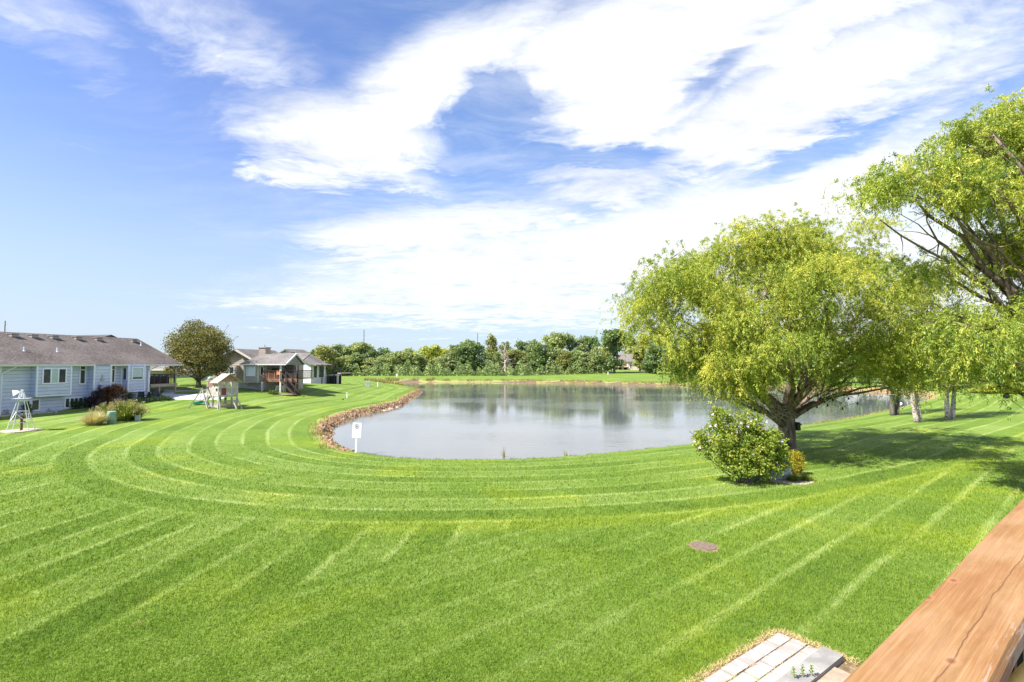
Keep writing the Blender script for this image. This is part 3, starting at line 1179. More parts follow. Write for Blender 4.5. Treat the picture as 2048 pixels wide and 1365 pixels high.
mb.build('porch_gable', m_tan_shade, house2)
mb = MB()
mb.prism([(xr - .8, 66.65, E2 + .02), (xr - .8, 69.9, E2 + 1.5), (xr - .8, 69.9, E2 + 1.36), (xr - .8, 66.65, E2 - .11)], (xc1 - xr + 1.5, 0, 0))
mb.build('rear_roof', m_shing_g, house2)
mb = MB()
mb.bar((x1r + .05, 62.1, E2 - .05), (x1r + .05, Yr, zrg - .02), .12, .2)
mb.bar((x1r + .05, 66.6, E2 - .05), (x1r + .05, Yr, zrg - .02), .12, .2)
mb.box(x0r, x1r, 62.08, 62.195, E2 - .17, E2 - .01)
mb.build_each('porch_trim', m_fascia, house2)
# chimney and vents
q0, q1 = xz(507, 705, 68), xz(521.5, 705, 68)
zc0 = za - sl_ * (q1[0] - xa) - .4
zc1 = xz(514, 696, 68)[1]
mb = MB()
mb.box(q0[0], q1[0], 68, 69.2, zc0, zc1)
mb.box(q0[0] - .07, q1[0] + .07, 67.93, 69.27, zc1 + .002, zc1 + .10)
mb.tube([((q0[0] + q1[0]) / 2, 68.6, zc1 + .1), ((q0[0] + q1[0]) / 2, 68.6, zc1 + .45)], .06, 6)
mb.build('chimney', m_gwood, roof2)
for uu in (472, 490, 536, 549, 560):
    xx = xz(uu, 701, 70 + (uu - 470) * .12)[0]
    yy = 70 + (uu - 470) * .12
    zz = za - sl_ * abs(xx - xa)
    if xx < xa + 3.4:
        mb = MB()
        mb.box(xx - .2, xx + .2, yy - .25, yy + .25, zz - .1, zz + .22)
        mb.build('roof_vent', m_dark, roof2)
# bay with the big shaded picture window
F2 = Frame((xb0, 62.7, E2), X, -Yv)
bx0, bx1 = F2.tz(488, 750)[0], F2.tz(517, 750)[0]
bx2 = F2.tz(530, 750, -.7)[0]
bzz = F2.tz(500, 766)[1]
mb = MB()
mb.prism([F2.pt(bx0 - .5, -.695, bzz), F2.pt(bx0, 0, bzz), F2.pt(bx1, 0, bzz), F2.pt(bx2, -.695, bzz)][::-1], (0, 0, E2 - .15 - bzz))
bay2 = mb.build('bay', m_tan, house2)
mb = MB()
for t, a in ((bx0, 0), (bx1, 0), (bx0 - .5, -.69)):
    q = F2.pt(t, a, 0)
    mb.cyl(q, .1, bzz - .01, E2 - .16, 6)
mb.build_each('trim', m_cream, bay2)
window(F2, house2, F2.tz(494, 750)[0], F2.tz(509, 750)[0], F2.tz(500, 750.5)[1], F2.tz(500, 735.5)[1], 0, 1, .13, frame_m=m_white, blind=m_shade)
# slanted right pane and the windows behind the deck
F2b = Frame((xb0, 66.8, E2), X, -Yv)
pa, pb = F2.pt(bx1, 0, 0), F2.pt(bx2, -.695, 0)
dd = pb - pa
Ls = np.linalg.norm(dd)
dd /= Ls
HS = Frame((pa[0], pa[1], E2), dd, np.array([dd[1], -dd[0], 0]))
window(HS, house2, Ls * .32, Ls * .72, F2.tz(520, 750)[1], F2.tz(520, 734.5)[1], 0, 1, .1, frame_m=m_white)
for (ua, ub, va, vb, k, bl) in ((539, 544, 734.5, 757, 1, None), (553, 562.5, 734, 747, 2, m_shade), (586, 588, 733, 746, 1, None)):
    um = (ua + ub) / 2
    window(F2b, house2, F2b.tz(ua, 740)[0], F2b.tz(ub, 740)[0], F2b.tz(um, vb)[1], F2b.tz(um, va)[1], 0, k, .1, frame_m=m_white, blind=bl)
for (ua, ub, va, vb, k) in ((536, 543, 768, 778, 2), (554, 562, 766, 776, 2)):
    um = (ua + ub) / 2
    window(F2b, house2, F2b.tz(ua, 770)[0], F2b.tz(ub, 770)[0], F2b.tz(um, vb)[1], F2b.tz(um, va)[1], 0, k, .1, frame_m=m_white)
# side window in the gable wall, half hidden by the shade tree
FA = Frame((xa, YA, E2), X, -Yv)
mb = MB()
t0, t1 = FA.tz(455, 745)[0], FA.tz(470, 745)[0]
FA.box(mb, t0, t1, .002, .7, FA.tz(460, 752)[1] - .1, FA.tz(460, 731)[1])
mb.build('box_bay', m_tan, house2)
window(FA, house2, t0 + .15, t1 - .3, FA.tz(460, 747)[1], FA.tz(460, 735)[1], .70, 1, .1, frame_m=m_white)
# stepped concrete foundation
mb = MB()
pts = [(468, 770), (490, 775), (510, 780), (528, 784)]
prev = None
for (ua, va), (ub, vb) in zip(pts[:-1], pts[1:]):
    Yf = 63.35
    q0, q1 = at_depth(ua, va, Yf if ua > 480 else YA - .05), at_depth(ub, vb, Yf)
    x_a, x_b = at_depth(ua, va, Yf)[0], q1[0]
    mb.box(x_a + .004, x_b, Yf - .06, Yf, -.5, q1[2] + .40)
mb.build('foundation', m_conc, house2)
# raised deck
zd = F2.tz(550, 757.5)[1]
xd0, xd1 = xz(528, 757, 62.6)[0], xz(599, 757, 62.6)[0]
mb = MB()
mb.box(xd0, xd1, 62.6, 66.79, zd - .08, zd)
mb.box(xd0 - .03, xd1 + .03, 62.5, 62.597, zd - .42, zd + .02)
deck2 = mb.build('deck', m_rwood, house2)
mb = MB()
for uu in (567, 528.5):
    xx = xz(uu, 770, 62.7)[0]
    top = E2 - .16 if uu == 567 else zd - .42
    mb.box(xx - .10, xx + .10, 62.33, 62.497, gz(xx, 62.6) - .3, top)
mb.build_each('post', m_cream, deck2)
mb = MB()
xx = xz(599, 745, 62.9)[0]
mb.box(xx - .09, xx + .09, 62.9, 63.08, -.3, E2 - .16)
for uu in (583, 592):
    xx = xz(uu, 770, 63.2)[0]
    mb.box(xx - .08, xx + .08, 63.2, 63.36, -.3, zd - .09)
mb.build_each('shaded_post', m_dwood, deck2)  # dark wood colour stands in for shade on these posts
mb = MB()
xp = xz(567, 750, 62.6)[0]
mb.box(xd0, xp - .1, 62.5, 62.62, zd + .95, zd + 1.03)
mb.box(xd0, xp - .1, 62.53, 62.58, zd + .12, zd + .18)
for xx in np.linspace(xd0 + .05, xp - .15, 4):
    mb.box(xx - .06, xx + .06, 62.5, 62.62, zd + .021, zd + .949)
for xx in np.linspace(xd0 + .2, xp - .25, 26):
    mb.box(xx - .015, xx + .015, 62.54, 62.57, zd + .18, zd + .949)
mb.build('railing', m_rwood, deck2)
mb = MB()
mb.box(xp + .1, xd1, 62.5, 62.62, zd + .95, zd + 1.03)
for xx in np.linspace(xp + .2, xd1 - .1, 22):
    mb.box(xx - .02, xx + .02, 62.54, 62.57, zd + .021, zd + .949)
mb.box(xd1 - .1, xd1, 62.63, 66.5, zd + .95, zd + 1.03)
for yy in np.linspace(62.8, 66.4, 20):
    mb.box(xd1 - .07, xd1 - .03, yy, yy + .03, zd + .01, zd + .949)
mb.build('shaded_railing', m_dwood, deck2)  # darker than the left railing: shade put into the wood colour
mb = MB()
x_s = xd1 - 1.35
nst = 7
for i in range(nst):
    zz = zd - (i + 1) * (zd - gz(x_s + 2, 63)) / (nst + .5)
    mb.box(x_s + i * .27, x_s + i * .27 + .3, 61.3, 62.4, zz - .05, zz)
for yy in (61.22, 62.42):
    mb.bar((x_s, yy, zd - .15), (x_s + nst * .27, yy, gz(x_s + 2, 63) + .1), .06, .25)
    mb.bar((x_s, yy, zd + .9), (x_s + nst * .27, yy, gz(x_s + 2, 63) + 1.1), .06, .1)
    for i in (0, 3, 7):
        b_ = zd - i / 7 * (zd - gz(x_s + 2, 63))
        mb.bar((x_s + i * .27, yy, b_ - .3), (x_s + i * .27, yy, b_ + 1.0), .08)
mb.build('stair', m_dwood, deck2)  # dark wood colour carries the shade over the steps
# the whole house stands turned a little towards the sun
TURN2 = R(-6)
house2.rotation_euler = (0, 0, TURN2)


def turn2(q):
    b = WORLD_LOC[house2]
    x, y = q[0] - b[0], q[1] - b[1]
    c, s = math.cos(TURN2), math.sin(TURN2)
    return np.array([b[0] + c * x - s * y, b[1] + s * x + c * y, q[2]])


# things on and under that deck
q = np.array([xz(554, 750, 63.8)[0], 63.8, zd])
q = turn2(q)
grill = thing('barbecue_grill', q, 'dark covered barbecue grill standing on the deck of the tan house', 'grill')
mb = MB(q)
mb.box(-.8, .8, -.3, .3, .02, .85)
mb.build('body', m_dark, grill)
mb = MB(q)
mb.tube([(-.6, 0, .9), (.6, 0, .9)], [.34, .34], 12)
mb.build('lid', m_dark, grill)
q = np.array([xz(574, 750, 63.9)[0], 63.9, zd])
q = turn2(q)
tbl = thing('deck_table', q, 'dark round table standing behind the tall post on the tan house deck', 'table')
mb = MB(q)
mb.cyl((0, 0), .75, .72, .78, 18)
mb.build('tabletop', m_dark, tbl)
mb = MB(q)
mb.cyl((0, 0), .06, .0, .719, 8)
mb.cyl((0, 0), .35, 0, .05, 12)
mb.build('pedestal', m_dark, tbl)
q = np.array([xz(565, 755, 62.46)[0], 62.4, zd + .3])
tq = turn2(np.array([q[0] - .25, 62.44, zd]))
tow = MB(tq, TURN2)
tow.box(-.3, .3, .0, .055, .45, 1.06)
tow.box(-.3, .3, .19, .225, .5, 1.06)
tow.box(-.3, .3, .0, .225, 1.062, 1.085)
tag(tow.build('beach_towel', mat('orange_cloth', (.55, .22, .10), .9, .25, 5)), 'orange towel hung over the deck railing of the tan house', 'towel')
q = ground(561, 783)
st = thing('plastic_stool', q, 'small white plastic step stool on the ground below the tan house deck', 'stool')
mb = MB(q)
mb.box(-.5, .5, -.3, .3, .62, .72)
mb.build('seat', m_white, st)
for sx in (-1, 1):
    for sy in (-1, 1):
        mb = MB(q)
        mb.bar((sx * .5, sy * .3, -.05), (sx * .38, sy * .22, .618), .14)
        mb.build('leg', m_white, st)
mb = MB(q)
mb.box(-.44, .44, -.05, .05, .25, .32)
mb.build('stretcher', m_white, st)

# ================================================================== WHITE HOUSE
Y3 = 86.0
house3 = thing('white_house', (xz(622, 727.5, 86.0)[0], 86.0, gz(-34, 86)), 'bright white sided house with a grey roof beyond the tan house', 'house')
xa3, za3 = xz(568, 698.5, Y3)
xr3, zr3 = xz(622, 727.5, Y3)
xl3 = 2 * xa3 - xr3
mb = MB()
mb.prism([(xl3, Y3, -.5), (xr3, Y3, -.5), (xr3, Y3, zr3 - .1), (xa3, Y3, za3 - .12), (xl3, Y3, zr3 - .1)], (0, 4.4, 0))
mb.build('wall', m_white_s, house3)
mb = MB()
sl3 = (za3 - zr3) / (xr3 - xa3)
for s in (1, -1):
    ext = 1.3 if s > 0 else .6
    e = xa3 + s * (xr3 - xa3 + ext)
    ze = za3 - sl3 * abs(e - xa3) + (.45 if s > 0 else 0)
    em = xa3 + s * (xr3 - xa3)
    zm = za3 - sl3 * abs(em - xa3)
    mb.prism([(xa3, Y3 - .5, za3 + .03), (em, Y3 - .5, zm + .03), (e, Y3 - .5, ze + .03), (e, Y3 - .5, ze - .15), (em, Y3 - .5, zm - .15), (xa3, Y3 - .5, za3 - .15)], (0, 5.2, 0))
mb.build('roof', m_shing_g, house3)
F3 = Frame((xr3, Y3, E2), Yv, X)
for (t0, t1) in ((.7, 1.7), (2.3, 3.8)):
    window(F3, house3, t0, t1, 1.9, 3.9, 0, 1, .1, frame_m=m_white)
mb = MB()
for t in (.4, 2.2, 4.2):
    F3.box(mb, t, t + .14, 1.75, 1.9, .2, 4.2)
mb.build_each('post', m_black, house3)
zk = xz(655, 746, 92)[1]
mb = MB()
xk0, xk1 = xr3 + 1.4, xz(671, 746, 92)[0]
mb.box(xk0, xk1, 92, 95.5, zk - .2, zk)
dk3 = mb.build('deck', m_gwood, house3)
mb = MB()
for xx in np.arange(xk0, xk1, .16):
    mb.box(xx, xx + .05, 92.02, 92.06, zk + .002, zk + .95)
mb.box(xk0, xk1, 92, 92.1, zk + .952, zk + 1.03)
mb.build('railing', m_black, dk3)
mb = MB()
for xx in (xk0 + .1, (xk0 + xk1) / 2, xk1 - .2):
    mb.box(xx, xx + .15, 92.1, 92.25, 0, zk - .201)
mb.build_each('post', m_dwood, dk3)
house3.rotation_euler = (0, 0, R(-12))
q = ground(663, 768)
tub = thing('hot_tub', q, 'dark hot tub cabinet with a pale surround below the deck of the white house', 'hot tub')
mb = MB(q)
mb.box(-.9, .9, 0, 1.6, -.1, 1.35)
mb.build('cabinet', m_black, tub)
mb = MB(q)
mb.box(-1.5, -.92, -.05, .5, -.1, 1.5)
mb.box(.92, 1.1, -.05, .5, -.1, 1.5)
mb.box(-1.5, 1.1, -.05, 1.65, 1.502, 1.6)
mb.build_each('surround', m_cream, tub)

# ================================================================== FAR HOUSE ACROSS THE POND
Y4 = 205.0
house4 = thing('far_tan_house', (48, 210, gz(48, 206)), 'sunlit cream house with a pale grey roof standing among the trees across the pond', 'house')


def P4(u, v, dy=0.0):
    q = at_depth(u, v, Y4 + dy)
    return q


m_cream_w = siding_mat('cream_stucco', (.74, .62, .48), .4)
x0, z1_ = P4(1228, 722)[0], P4(1240, 723)[2]
x1 = P4(1254, 722)[0]
x2 = P4(1284, 722)[0]
zb = gz(48, 205) - .6
mb = MB()
mb.box(x0, x1, Y4, Y4 + 9, zb, z1_)
mb.box(x1 + .004, x2, Y4 - 1.5, Y4 + 9.3, zb, P4(1260, 724)[2])
mb.build('wall', m_cream_w, house4)
zr_ = P4(1240, 706)[2]
zr2 = P4(1258, 708)[2]
mb = MB()
mb.prism([(x0 - .7, Y4 - .7, z1_), (x0 - .7, Y4 + 4.5, zr_), (x0 - .7, Y4 + 9.7, z1_)], (x1 - x0 + .6, 0, 0))
ze = P4(1260, 724)[2]
mb.add([(x1 - .6, Y4 - 2.2, ze), (x2 + .6, Y4 - 2.2, ze), (x2 + .6, Y4 + 10, ze), (x1 - .6, Y4 + 10, ze), (x1 + .5, Y4 + 3.5, zr2), (x2 - 3, Y4 + 3.5, zr2)],
       [(0, 1, 5, 4), (1, 2, 5), (2, 3, 4, 5), (3, 0, 4), (3, 2, 1, 0)])
mb.build('roof', shingle_mat('pale_shingles', (.15, .13, .115), (.25, .22, .20)), house4)
F4 = Frame((x0, Y4, 0), X, -Yv)
for (ua, ub, va, vb) in ((1242, 1244, 725, 729), (1238, 1240.5, 736, 741), (1247, 1252, 736, 740)):
    um = (ua + ub) / 2
    window(F4, house4, F4.tz(ua, 730)[0], F4.tz(ub, 730)[0], F4.tz(um, vb)[1], F4.tz(um, va)[1], 0, 1, .12, frame_m=m_dwood)
F4b = Frame((x0, Y4 - 1.5, 0), X, -Yv)
window(F4b, house4, F4b.tz(1260, 730)[0], F4b.tz(1263, 730)[0], F4b.tz(1261, 736)[1], F4b.tz(1261, 730)[1], 0, 1, .12, frame_m=m_white)
zdk = F4.tz(1240, 734)[1]
mb = MB()
xq0 = P4(1212, 735)[0]
mb.box(xq0, x1 - .01, Y4 - 3.2, Y4 - .01, zdk - .2, zdk)
dk4 = mb.build('deck', m_gwood, house4)
mb = MB()
mb.box(xq0, x1 - .1, Y4 - 3.2, Y4 - 3.1, zdk + .9, zdk + 1.0)
for xx in np.arange(xq0, x1 - .1, .3):
    mb.box(xx, xx + .06, Y4 - 3.18, Y4 - 3.12, zdk + .002, zdk + .899)
mb.build('railing', m_gwood, dk4)
mb = MB()
for xx in np.linspace(xq0 + .1, x1 - .4, 5):
    mb.box(xx, xx + .2, Y4 - 3.1, Y4 - 2.9, zb, zdk - .201)
mb.build_each('post', m_gwood, dk4)


# ================================================================== DECK UNDER THE CAMERA
RH = 0.52                                     # camera eye above the rail top
RZ = CAMZ - RH
rd = np.array([0.788, 0.615])                 # rail direction
rn = np.array([0.615, -0.788])                # towards the deck
off_o = float(np.dot(at_z(1680, 1365, RZ)[:2], rn))      # outer and inner edge of the cap rail
off_i = float(np.dot(at_z(1990, 1365, RZ)[:2], rn))
DECK_Z = RZ - 1.02


def RP(s, a, z):
    q = rd * s + rn * a
    return np.array([q[0], q[1], z])


m_ced, n, p, out = new_mat('cedar_rail')
P = n.pos()
L = n.mapping(P, rot=(0, 0, -math.atan2(rd[1], rd[0])))
g1 = n.noise(n.mapping(L, scale=(1.2, 26, 26)), 2.2, 6.0, 0.7, 1.2)
g2 = n.noise(n.mapping(L, scale=(1.2, 110, 110)), 3.0, 3.0, 0.75)
bl = n.noise(n.mapping(L, scale=(1, 2.5, 1)), 3.2, 4.0, 0.6)
c = n.ramp(g1, [(0.25, (0.185, 0.092, 0.030)), (0.5, (0.295, 0.160, 0.060)), (0.75, (0.385, 0.235, 0.110))])
c = n.mix(n.smooth(g2, .44, .60, 0, .5), c, (0.24, 0.10, 0.042))
c = n.mix(n.smooth(bl, .42, .68, 0, .40), c, (0.40, 0.25, 0.14))
c = n.mix(n.smooth(bl, .50, .34, 0, .30), c, (0.24, 0.085, 0.035))
# worn bare patches along the inner edge, a long check and two knots
ly = n.sep(L)[1]
lx = n.sep(L)[0]
edge = n.smooth(n.m('ADD', ly, n.m('MULTIPLY', n.m('SUBTRACT', bl, .5), .05)), -off_i - .0 + .030, -off_i - .0 + .006)
worn = n.m('MULTIPLY', edge, n.smooth(n.noise(n.mapping(L, scale=(.5, 9, 1)), 9.0, 4.0, .7), .54, .60))
c = n.mix(n.m('MULTIPLY', worn, .55), c, (0.42, 0.33, 0.26))
wv = n.m('MULTIPLY', n.m('SUBTRACT', n.noise(n.mapping(L, scale=(1, .0, 0)), 5.5, 3.0), .5), .024)
crk = n.m('ABSOLUTE', n.m('SUBTRACT', n.m('SUBTRACT', ly, wv), -(off_o + off_i) / 2 - .018))
crack = n.m('MULTIPLY', n.smooth(crk, .0016, .0003), n.smooth(n.noise(n.mapping(L, scale=(1, 0, 0)), 3.0, 1.0), .36, .46))
c = n.mix(n.m('MULTIPLY', crack, .75), c, (0.13, 0.05, 0.02))


def knot(kx, ky, r):
    ax = n.m('DIVIDE', n.m('SUBTRACT', lx, kx), r * 1.9)
    ay = n.m('DIVIDE', n.m('SUBTRACT', ly, ky), r)
    return n.m('SQRT', n.m('ADD', n.m('MULTIPLY', ax, ax), n.m('MULTIPLY', ay, ay)))


for (u, v) in ((1907, 1161), (1902, 1322), (1855, 1195), (1817, 1214)):
    q = at_z(u, v, RZ)
    kx, ky = q[0] * rd[0] + q[1] * rd[1], -(q[0] * rn[0] + q[1] * rn[1])
    k = knot(kx, ky, .010)
    c = n.mix(n.smooth(k, 1.6, .8, 0, .30), c, (0.45, 0.22, 0.11))
    c = n.mix(n.smooth(n.m('ADD', k, n.m('MULTIPLY', g2, .6)), 1.15, .55, 0, .75), c, (0.15, 0.06, 0.027))
n.put(p.inputs['Base Color'], c)
p.inputs['Roughness'].default_value = 0.62
p.inputs['Specular IOR Level'].default_value = 0.25
hh = n.m('SUBTRACT', n.m('ADD', n.m('MULTIPLY', g1, .5), n.m('MULTIPLY', g2, .5)), crack)
n.put(p.inputs['Normal'], n.bump(hh, 0.45, 0.004))

rail = thing('deck_railing', RP(1.5, (off_o + off_i) / 2, DECK_Z), 'red-stained cedar railing of the deck in the lower right corner', 'railing')
mb = MB()
# plank with slightly eased edges and a shallow wave along its outer edge
ss = np.linspace(-3.0, 9.0, 90)
prof = [(-.5, -.038), (-.5, -.006), (-.47, .0), (.455, .0), (.5, -.012), (.5, -.038)]
wdt = off_i - off_o
V_, F_ = [], []
for i, s in enumerate(ss):
    for (a, z) in prof:
        aa = (off_o + off_i) / 2 + a * wdt + (.0022 * math.sin(s * 5.1) + .0015 * math.sin(s * 13)) * (1 if a > 0 else .7)
        V_.append(RP(s, aa, RZ + z))
k = len(prof)
for i in range(len(ss) - 1):
    for j in range(k):
        F_.append((i * k + j, (i + 1) * k + j, (i + 1) * k + (j + 1) % k, i * k + (j + 1) % k))
F_ += [tuple(range(k)), tuple(range((len(ss) - 1) * k, len(ss) * k))[::-1]]
mb.add(V_, F_)
mb.build('cap_rail', m_ced, rail)
oc = (off_o + off_i) / 2
for s in (-2.4, -.6, 1.4, 3.2, 5.0, 6.8, 8.6):
    mb = MB()
    mb.obox((0, 0, 0), (*rd, 0), (*rn, 0), s - .045, s + .045, oc - .045, oc + .045, DECK_Z - .4, RZ - .039)
    mb.build('post', m_ced, rail)
mb = MB()
mb.obox((0, 0, 0), (*rd, 0), (*rn, 0), -3, 9, oc - .02, oc + .02, DECK_Z + .08, DECK_Z + .17)
mb.build('bottom_rail', m_ced, rail)
for s in np.arange(-2.9, 8.9, .13):
    mb = MB()
    mb.obox((0, 0, 0), (*rd, 0), (*rn, 0), s - .017, s + .017, oc - .017, oc + .017, DECK_Z + .171, RZ - .039)
    mb.build('baluster', m_black, rail)
deck = thing('house_deck', RP(2, 2, DECK_Z), 'shaded timber deck floor behind the cedar railing at the lower right', 'deck')
mb = MB()
for i in range(24):
    a = off_o - .03 + i * .145
    mb.obox((0, 0, 0), (*rd, 0), (*rn, 0), -3, 9, a, a + .138, DECK_Z - .032, DECK_Z)
mb.build('floor_board', m_ced, deck)
mb = MB()
mb.obox((0, 0, 0), (*rd, 0), (*rn, 0), -3, 9, off_o - .03, off_o + .01, DECK_Z - .27, DECK_Z - .034)
mb.obox((0, 0, 0), (*rd, 0), (*rn, 0), -3, 9, off_o + 3.3, off_o + 3.34, DECK_Z - .27, DECK_Z - .034)
mb.build('rim_joist', m_ced, deck)
for s in (-2.4, 3.2, 8.6):
    mb = MB()
    q = RP(s, oc + .25, 0)
    mb.obox((0, 0, 0), (*rd, 0), (*rn, 0), s - .07, s + .07, off_o + .03, off_o + .17, -.3, DECK_Z - .034)
    mb.build('support_post', m_ced, deck)

# chair with a curved tan arm tucked behind the railing
m_arm = wood_mat('golden_resin', (.82, .48, .09), (.86, .55, .14), 6)
m_sling = mat('slate_blue_sling', (.13, .15, .21), .7, .15, 20)
m_purple = mat('dark_plum_shade', (.030, .014, .045), .8, .2)  # colour of the shaded gap below the chair arm
ARM_Z = RZ - .13
c0 = at_z(2034, 1347, ARM_Z)
arm_dir = at_z(2050, 1327, ARM_Z) - at_z(2016, 1367, ARM_Z)
arm_dir /= np.linalg.norm(arm_dir)
side = np.array([arm_dir[1], -arm_dir[0], 0])
CH_Z = DECK_Z
ch = thing('deck_chair', (c0[0], c0[1], CH_Z), 'deck chair with a curved tan arm tucked under the inner edge of the cedar railing', 'chair')


def CP(t, s, z):
    w = c0 + arm_dir * t + side * s
    return (w[0], w[1], CH_Z + z)


ah = ARM_Z - CH_Z
for s in (0.0, .56):
    mb = MB()
    ts = np.linspace(-.42, .36, 16)
    pts = [CP(t, s + .04 * (t * 2.0) ** 2 * (1 if s == 0 else -1), ah - .02 - .30 * max(0, -t - .25) - .25 * max(0, t - .28)) for t in ts]
    mb.tube(pts, .0145, 12)
    mb.smooth = True
    mb.build('armrest', m_arm, ch)
    mb = MB()
    mb.hexa([CP(-.36, s + .03, .34), CP(.34, s + .03, .34), CP(.34, s + .045, .34), CP(-.36, s + .045, .34), CP(-.36, s + .03, ah - .16), CP(.34, s + .03, ah - .16), CP(.34, s + .045, ah - .16), CP(-.36, s + .045, ah - .16)])
    pnl = mb.build('shade_panel', m_purple, ch)  # dark sheet added to paint the shade between rail and arm
    mb = MB()
    mb.bar(CP(-.36, s + .02, ah - .2), CP(.34, s + .02, ah - .18), .018, .03)
    mb.build('side_strip', m_sling, pnl)
    for t, zz in ((-.36, ah - .06), (.32, ah - .05)):
        mb = MB()
        mb.tube([CP(t, s, 0), CP(t, s, zz)], .016, 8)
        mb.build('leg', m_black, ch)
mb = MB()
mb.hexa([CP(-.35, .05, .40), CP(.3, .05, .38), CP(.3, .51, .38), CP(-.35, .51, .40), CP(-.35, .05, .43), CP(.3, .05, .41), CP(.3, .51, .41), CP(-.35, .51, .43)])
mb.build('seat', m_sling, ch)
mb = MB()
mb.hexa([CP(.28, .05, .42), CP(.32, .05, .42), CP(.32, .51, .42), CP(.28, .51, .42), CP(.45, .05, .95), CP(.49, .05, .95), CP(.49, .51, .95), CP(.45, .51, .95)])
mb.build('backrest', m_sling, ch)

# ------------------------------------------------------------------ patio below
m_pav, n, p, out = new_mat('pale_paver')
P = n.pos()
f = n.noise(P, 3.0, 5.0, .65)
f2 = n.noise(P, 26.0, 4.0, .7)
c = n.mix(n.smooth(f, .3, .7), (.30, .275, .25), (.42, .395, .37))
c = n.mix(n.smooth(f2, .55, .72, 0, .35), c, (.42, .37, .31))
n.put(p.inputs['Base Color'], c)
p.inputs['Roughness'].default_value = .9
n.put(p.inputs['Normal'], n.bump(f2, .35, .01))
a36 = math.atan2(PATIO_FRAME[1][1], PATIO_FRAME[1][0])
PO = (PATIO_FRAME[0][0], PATIO_FRAME[0][1], 0.0)
zt_ = gz(PO[0], PO[1])
mb = MB(PO, a36)
grng = random.Random(4)
cols = [(0, -.22, .42, .0), (-.226, -.45, .44, .12), (-.456, -.655, .44, .30)]
for (y1, y0, Lp, ph) in cols:
    x = 0.0
    first = True
    while x > -4.2:
        ln = Lp * (ph / Lp if first and ph else 1) * grng.uniform(.97, 1.03)
        first = False
        dzp = grng.uniform(-.006, .006)
        mb.box(x - ln + .03, x, y0 + .008, y1 - .008, zt_ - .05, zt_ + .024 + dzp)
        x -= ln
pv = mb.build('paver_patio', m_pav)
tag(pv, 'pale concrete paver walk below the deck', 'paving', kind='structure')
# straw-coloured dry grass and soil round the pavers
m_dry = mat('dry_soil', (.20, .14, .075), .95, .4, 14)
mb = MB(PO, a36)
V_, F_ = [(-4.4, .10, zt_ + .008), (-4.4, -2.2, zt_ + .008)], []
xs = np.linspace(-4.4, .10, 46)
top = [(x_, .06 + .03 * math.sin(x_ * 9) + .025 * math.sin(x_ * 23 + 1), zt_ + .008) for x_ in xs]
ys = np.linspace(.03, -2.2, 26)
rt = [(.07 + .035 * math.sin(y_ * 8 + 2) + .02 * math.sin(y_ * 27), y_, zt_ + .008) for y_ in ys]
ring = top + rt + [(-4.4, -2.2, zt_ + .008)]
mb.add(ring, [tuple(range(len(ring)))[::-1]])
ds = mb.build('dry_soil_border', m_dry)
tag(ds, 'strip of dry straw and soil round the pavers', 'soil', kind='structure')
g = np.random.default_rng(5)
Nn = 2600
along = g.uniform(0, 1, Nn)
onx = g.random(Nn) < .62
lx_ = np.where(onx, -4.2 * along, .05 + g.normal(0, .05, Nn))
ly_ = np.where(onx, .05 + g.normal(0, .035, Nn), -1.1 * along)
inn = g.random(Nn) < .06
lx_ = np.where(inn, -g.uniform(0, 2.2, Nn), lx_)
ly_ = np.where(inn, np.where(g.random(Nn) < .5, -.222, -.453) + g.normal(0, .012, Nn), ly_)
ca, sa = math.cos(a36), math.sin(a36)
bx = PO[0] + lx_ * ca - ly_ * sa
by = PO[1] + lx_ * sa + ly_ * ca
th = g.uniform(0, 6.28, Nn)
ln = g.uniform(.03, .09, Nn)
V_ = np.empty((Nn, 3, 3))
w_ = .003
V_[:, 0] = np.stack([bx - np.sin(th) * w_, by + np.cos(th) * w_, np.full(Nn, zt_ + .026)], 1)
V_[:, 1] = np.stack([bx + np.sin(th) * w_, by - np.cos(th) * w_, np.full(Nn, zt_ + .026)], 1)
V_[:, 2] = np.stack([bx + np.cos(th) * ln, by + np.sin(th) * ln, zt_ + .026 + g.uniform(.0, .05, Nn)], 1)
ob = link_mesh('dry_grass', V_.reshape(-1, 3), np.arange(Nn * 3), np.full(Nn, 3), mat('straw', (.52, .38, .17), .8, .35, 30))
tag(ob, 'dry straw-coloured grass wisps round the pale pavers', 'dry grass', kind='stuff')
# low retaining wall with pale cap
lw = thing('retaining_wall', (PO[0], PO[1], zt_), 'low retaining wall with a pale grey cap at the edge of the pavers', 'wall')
m_cap = mat('grey_cap_stone', (.275, .26, .24), .9, .2, 4, spec=.2, bump=.15)
m_tanblk = mat('tan_block', (.36, .28, .205), .9, .2, 5, spec=.2, bump=.2)
mb = MB(PO, a36)
mb.box(-4.4, -.02, -.95, -.665, zt_ - .3, zt_ + .10)
mb.build('cap', m_cap, lw)
mb = MB(PO, a36)
mb.box(-4.4, -.05, -.6645, -.655, zt_ - .2, zt_ + .092)
mb.build('cap_edge', mat('cap_white_edge', (.46, .44, .41), .8, .08, 6), lw)
mb = MB(PO, a36)
for i in range(14):
    x = -.35 - i * .30
    mb.box(x - .294, x, -1.20, -.952, zt_ - .55, zt_ + .05)
    mb.box(x - .294 + .14, x + .14, -1.25, -.952, zt_ - .95, zt_ - .555)
mb.build('block', m_tanblk, lw)

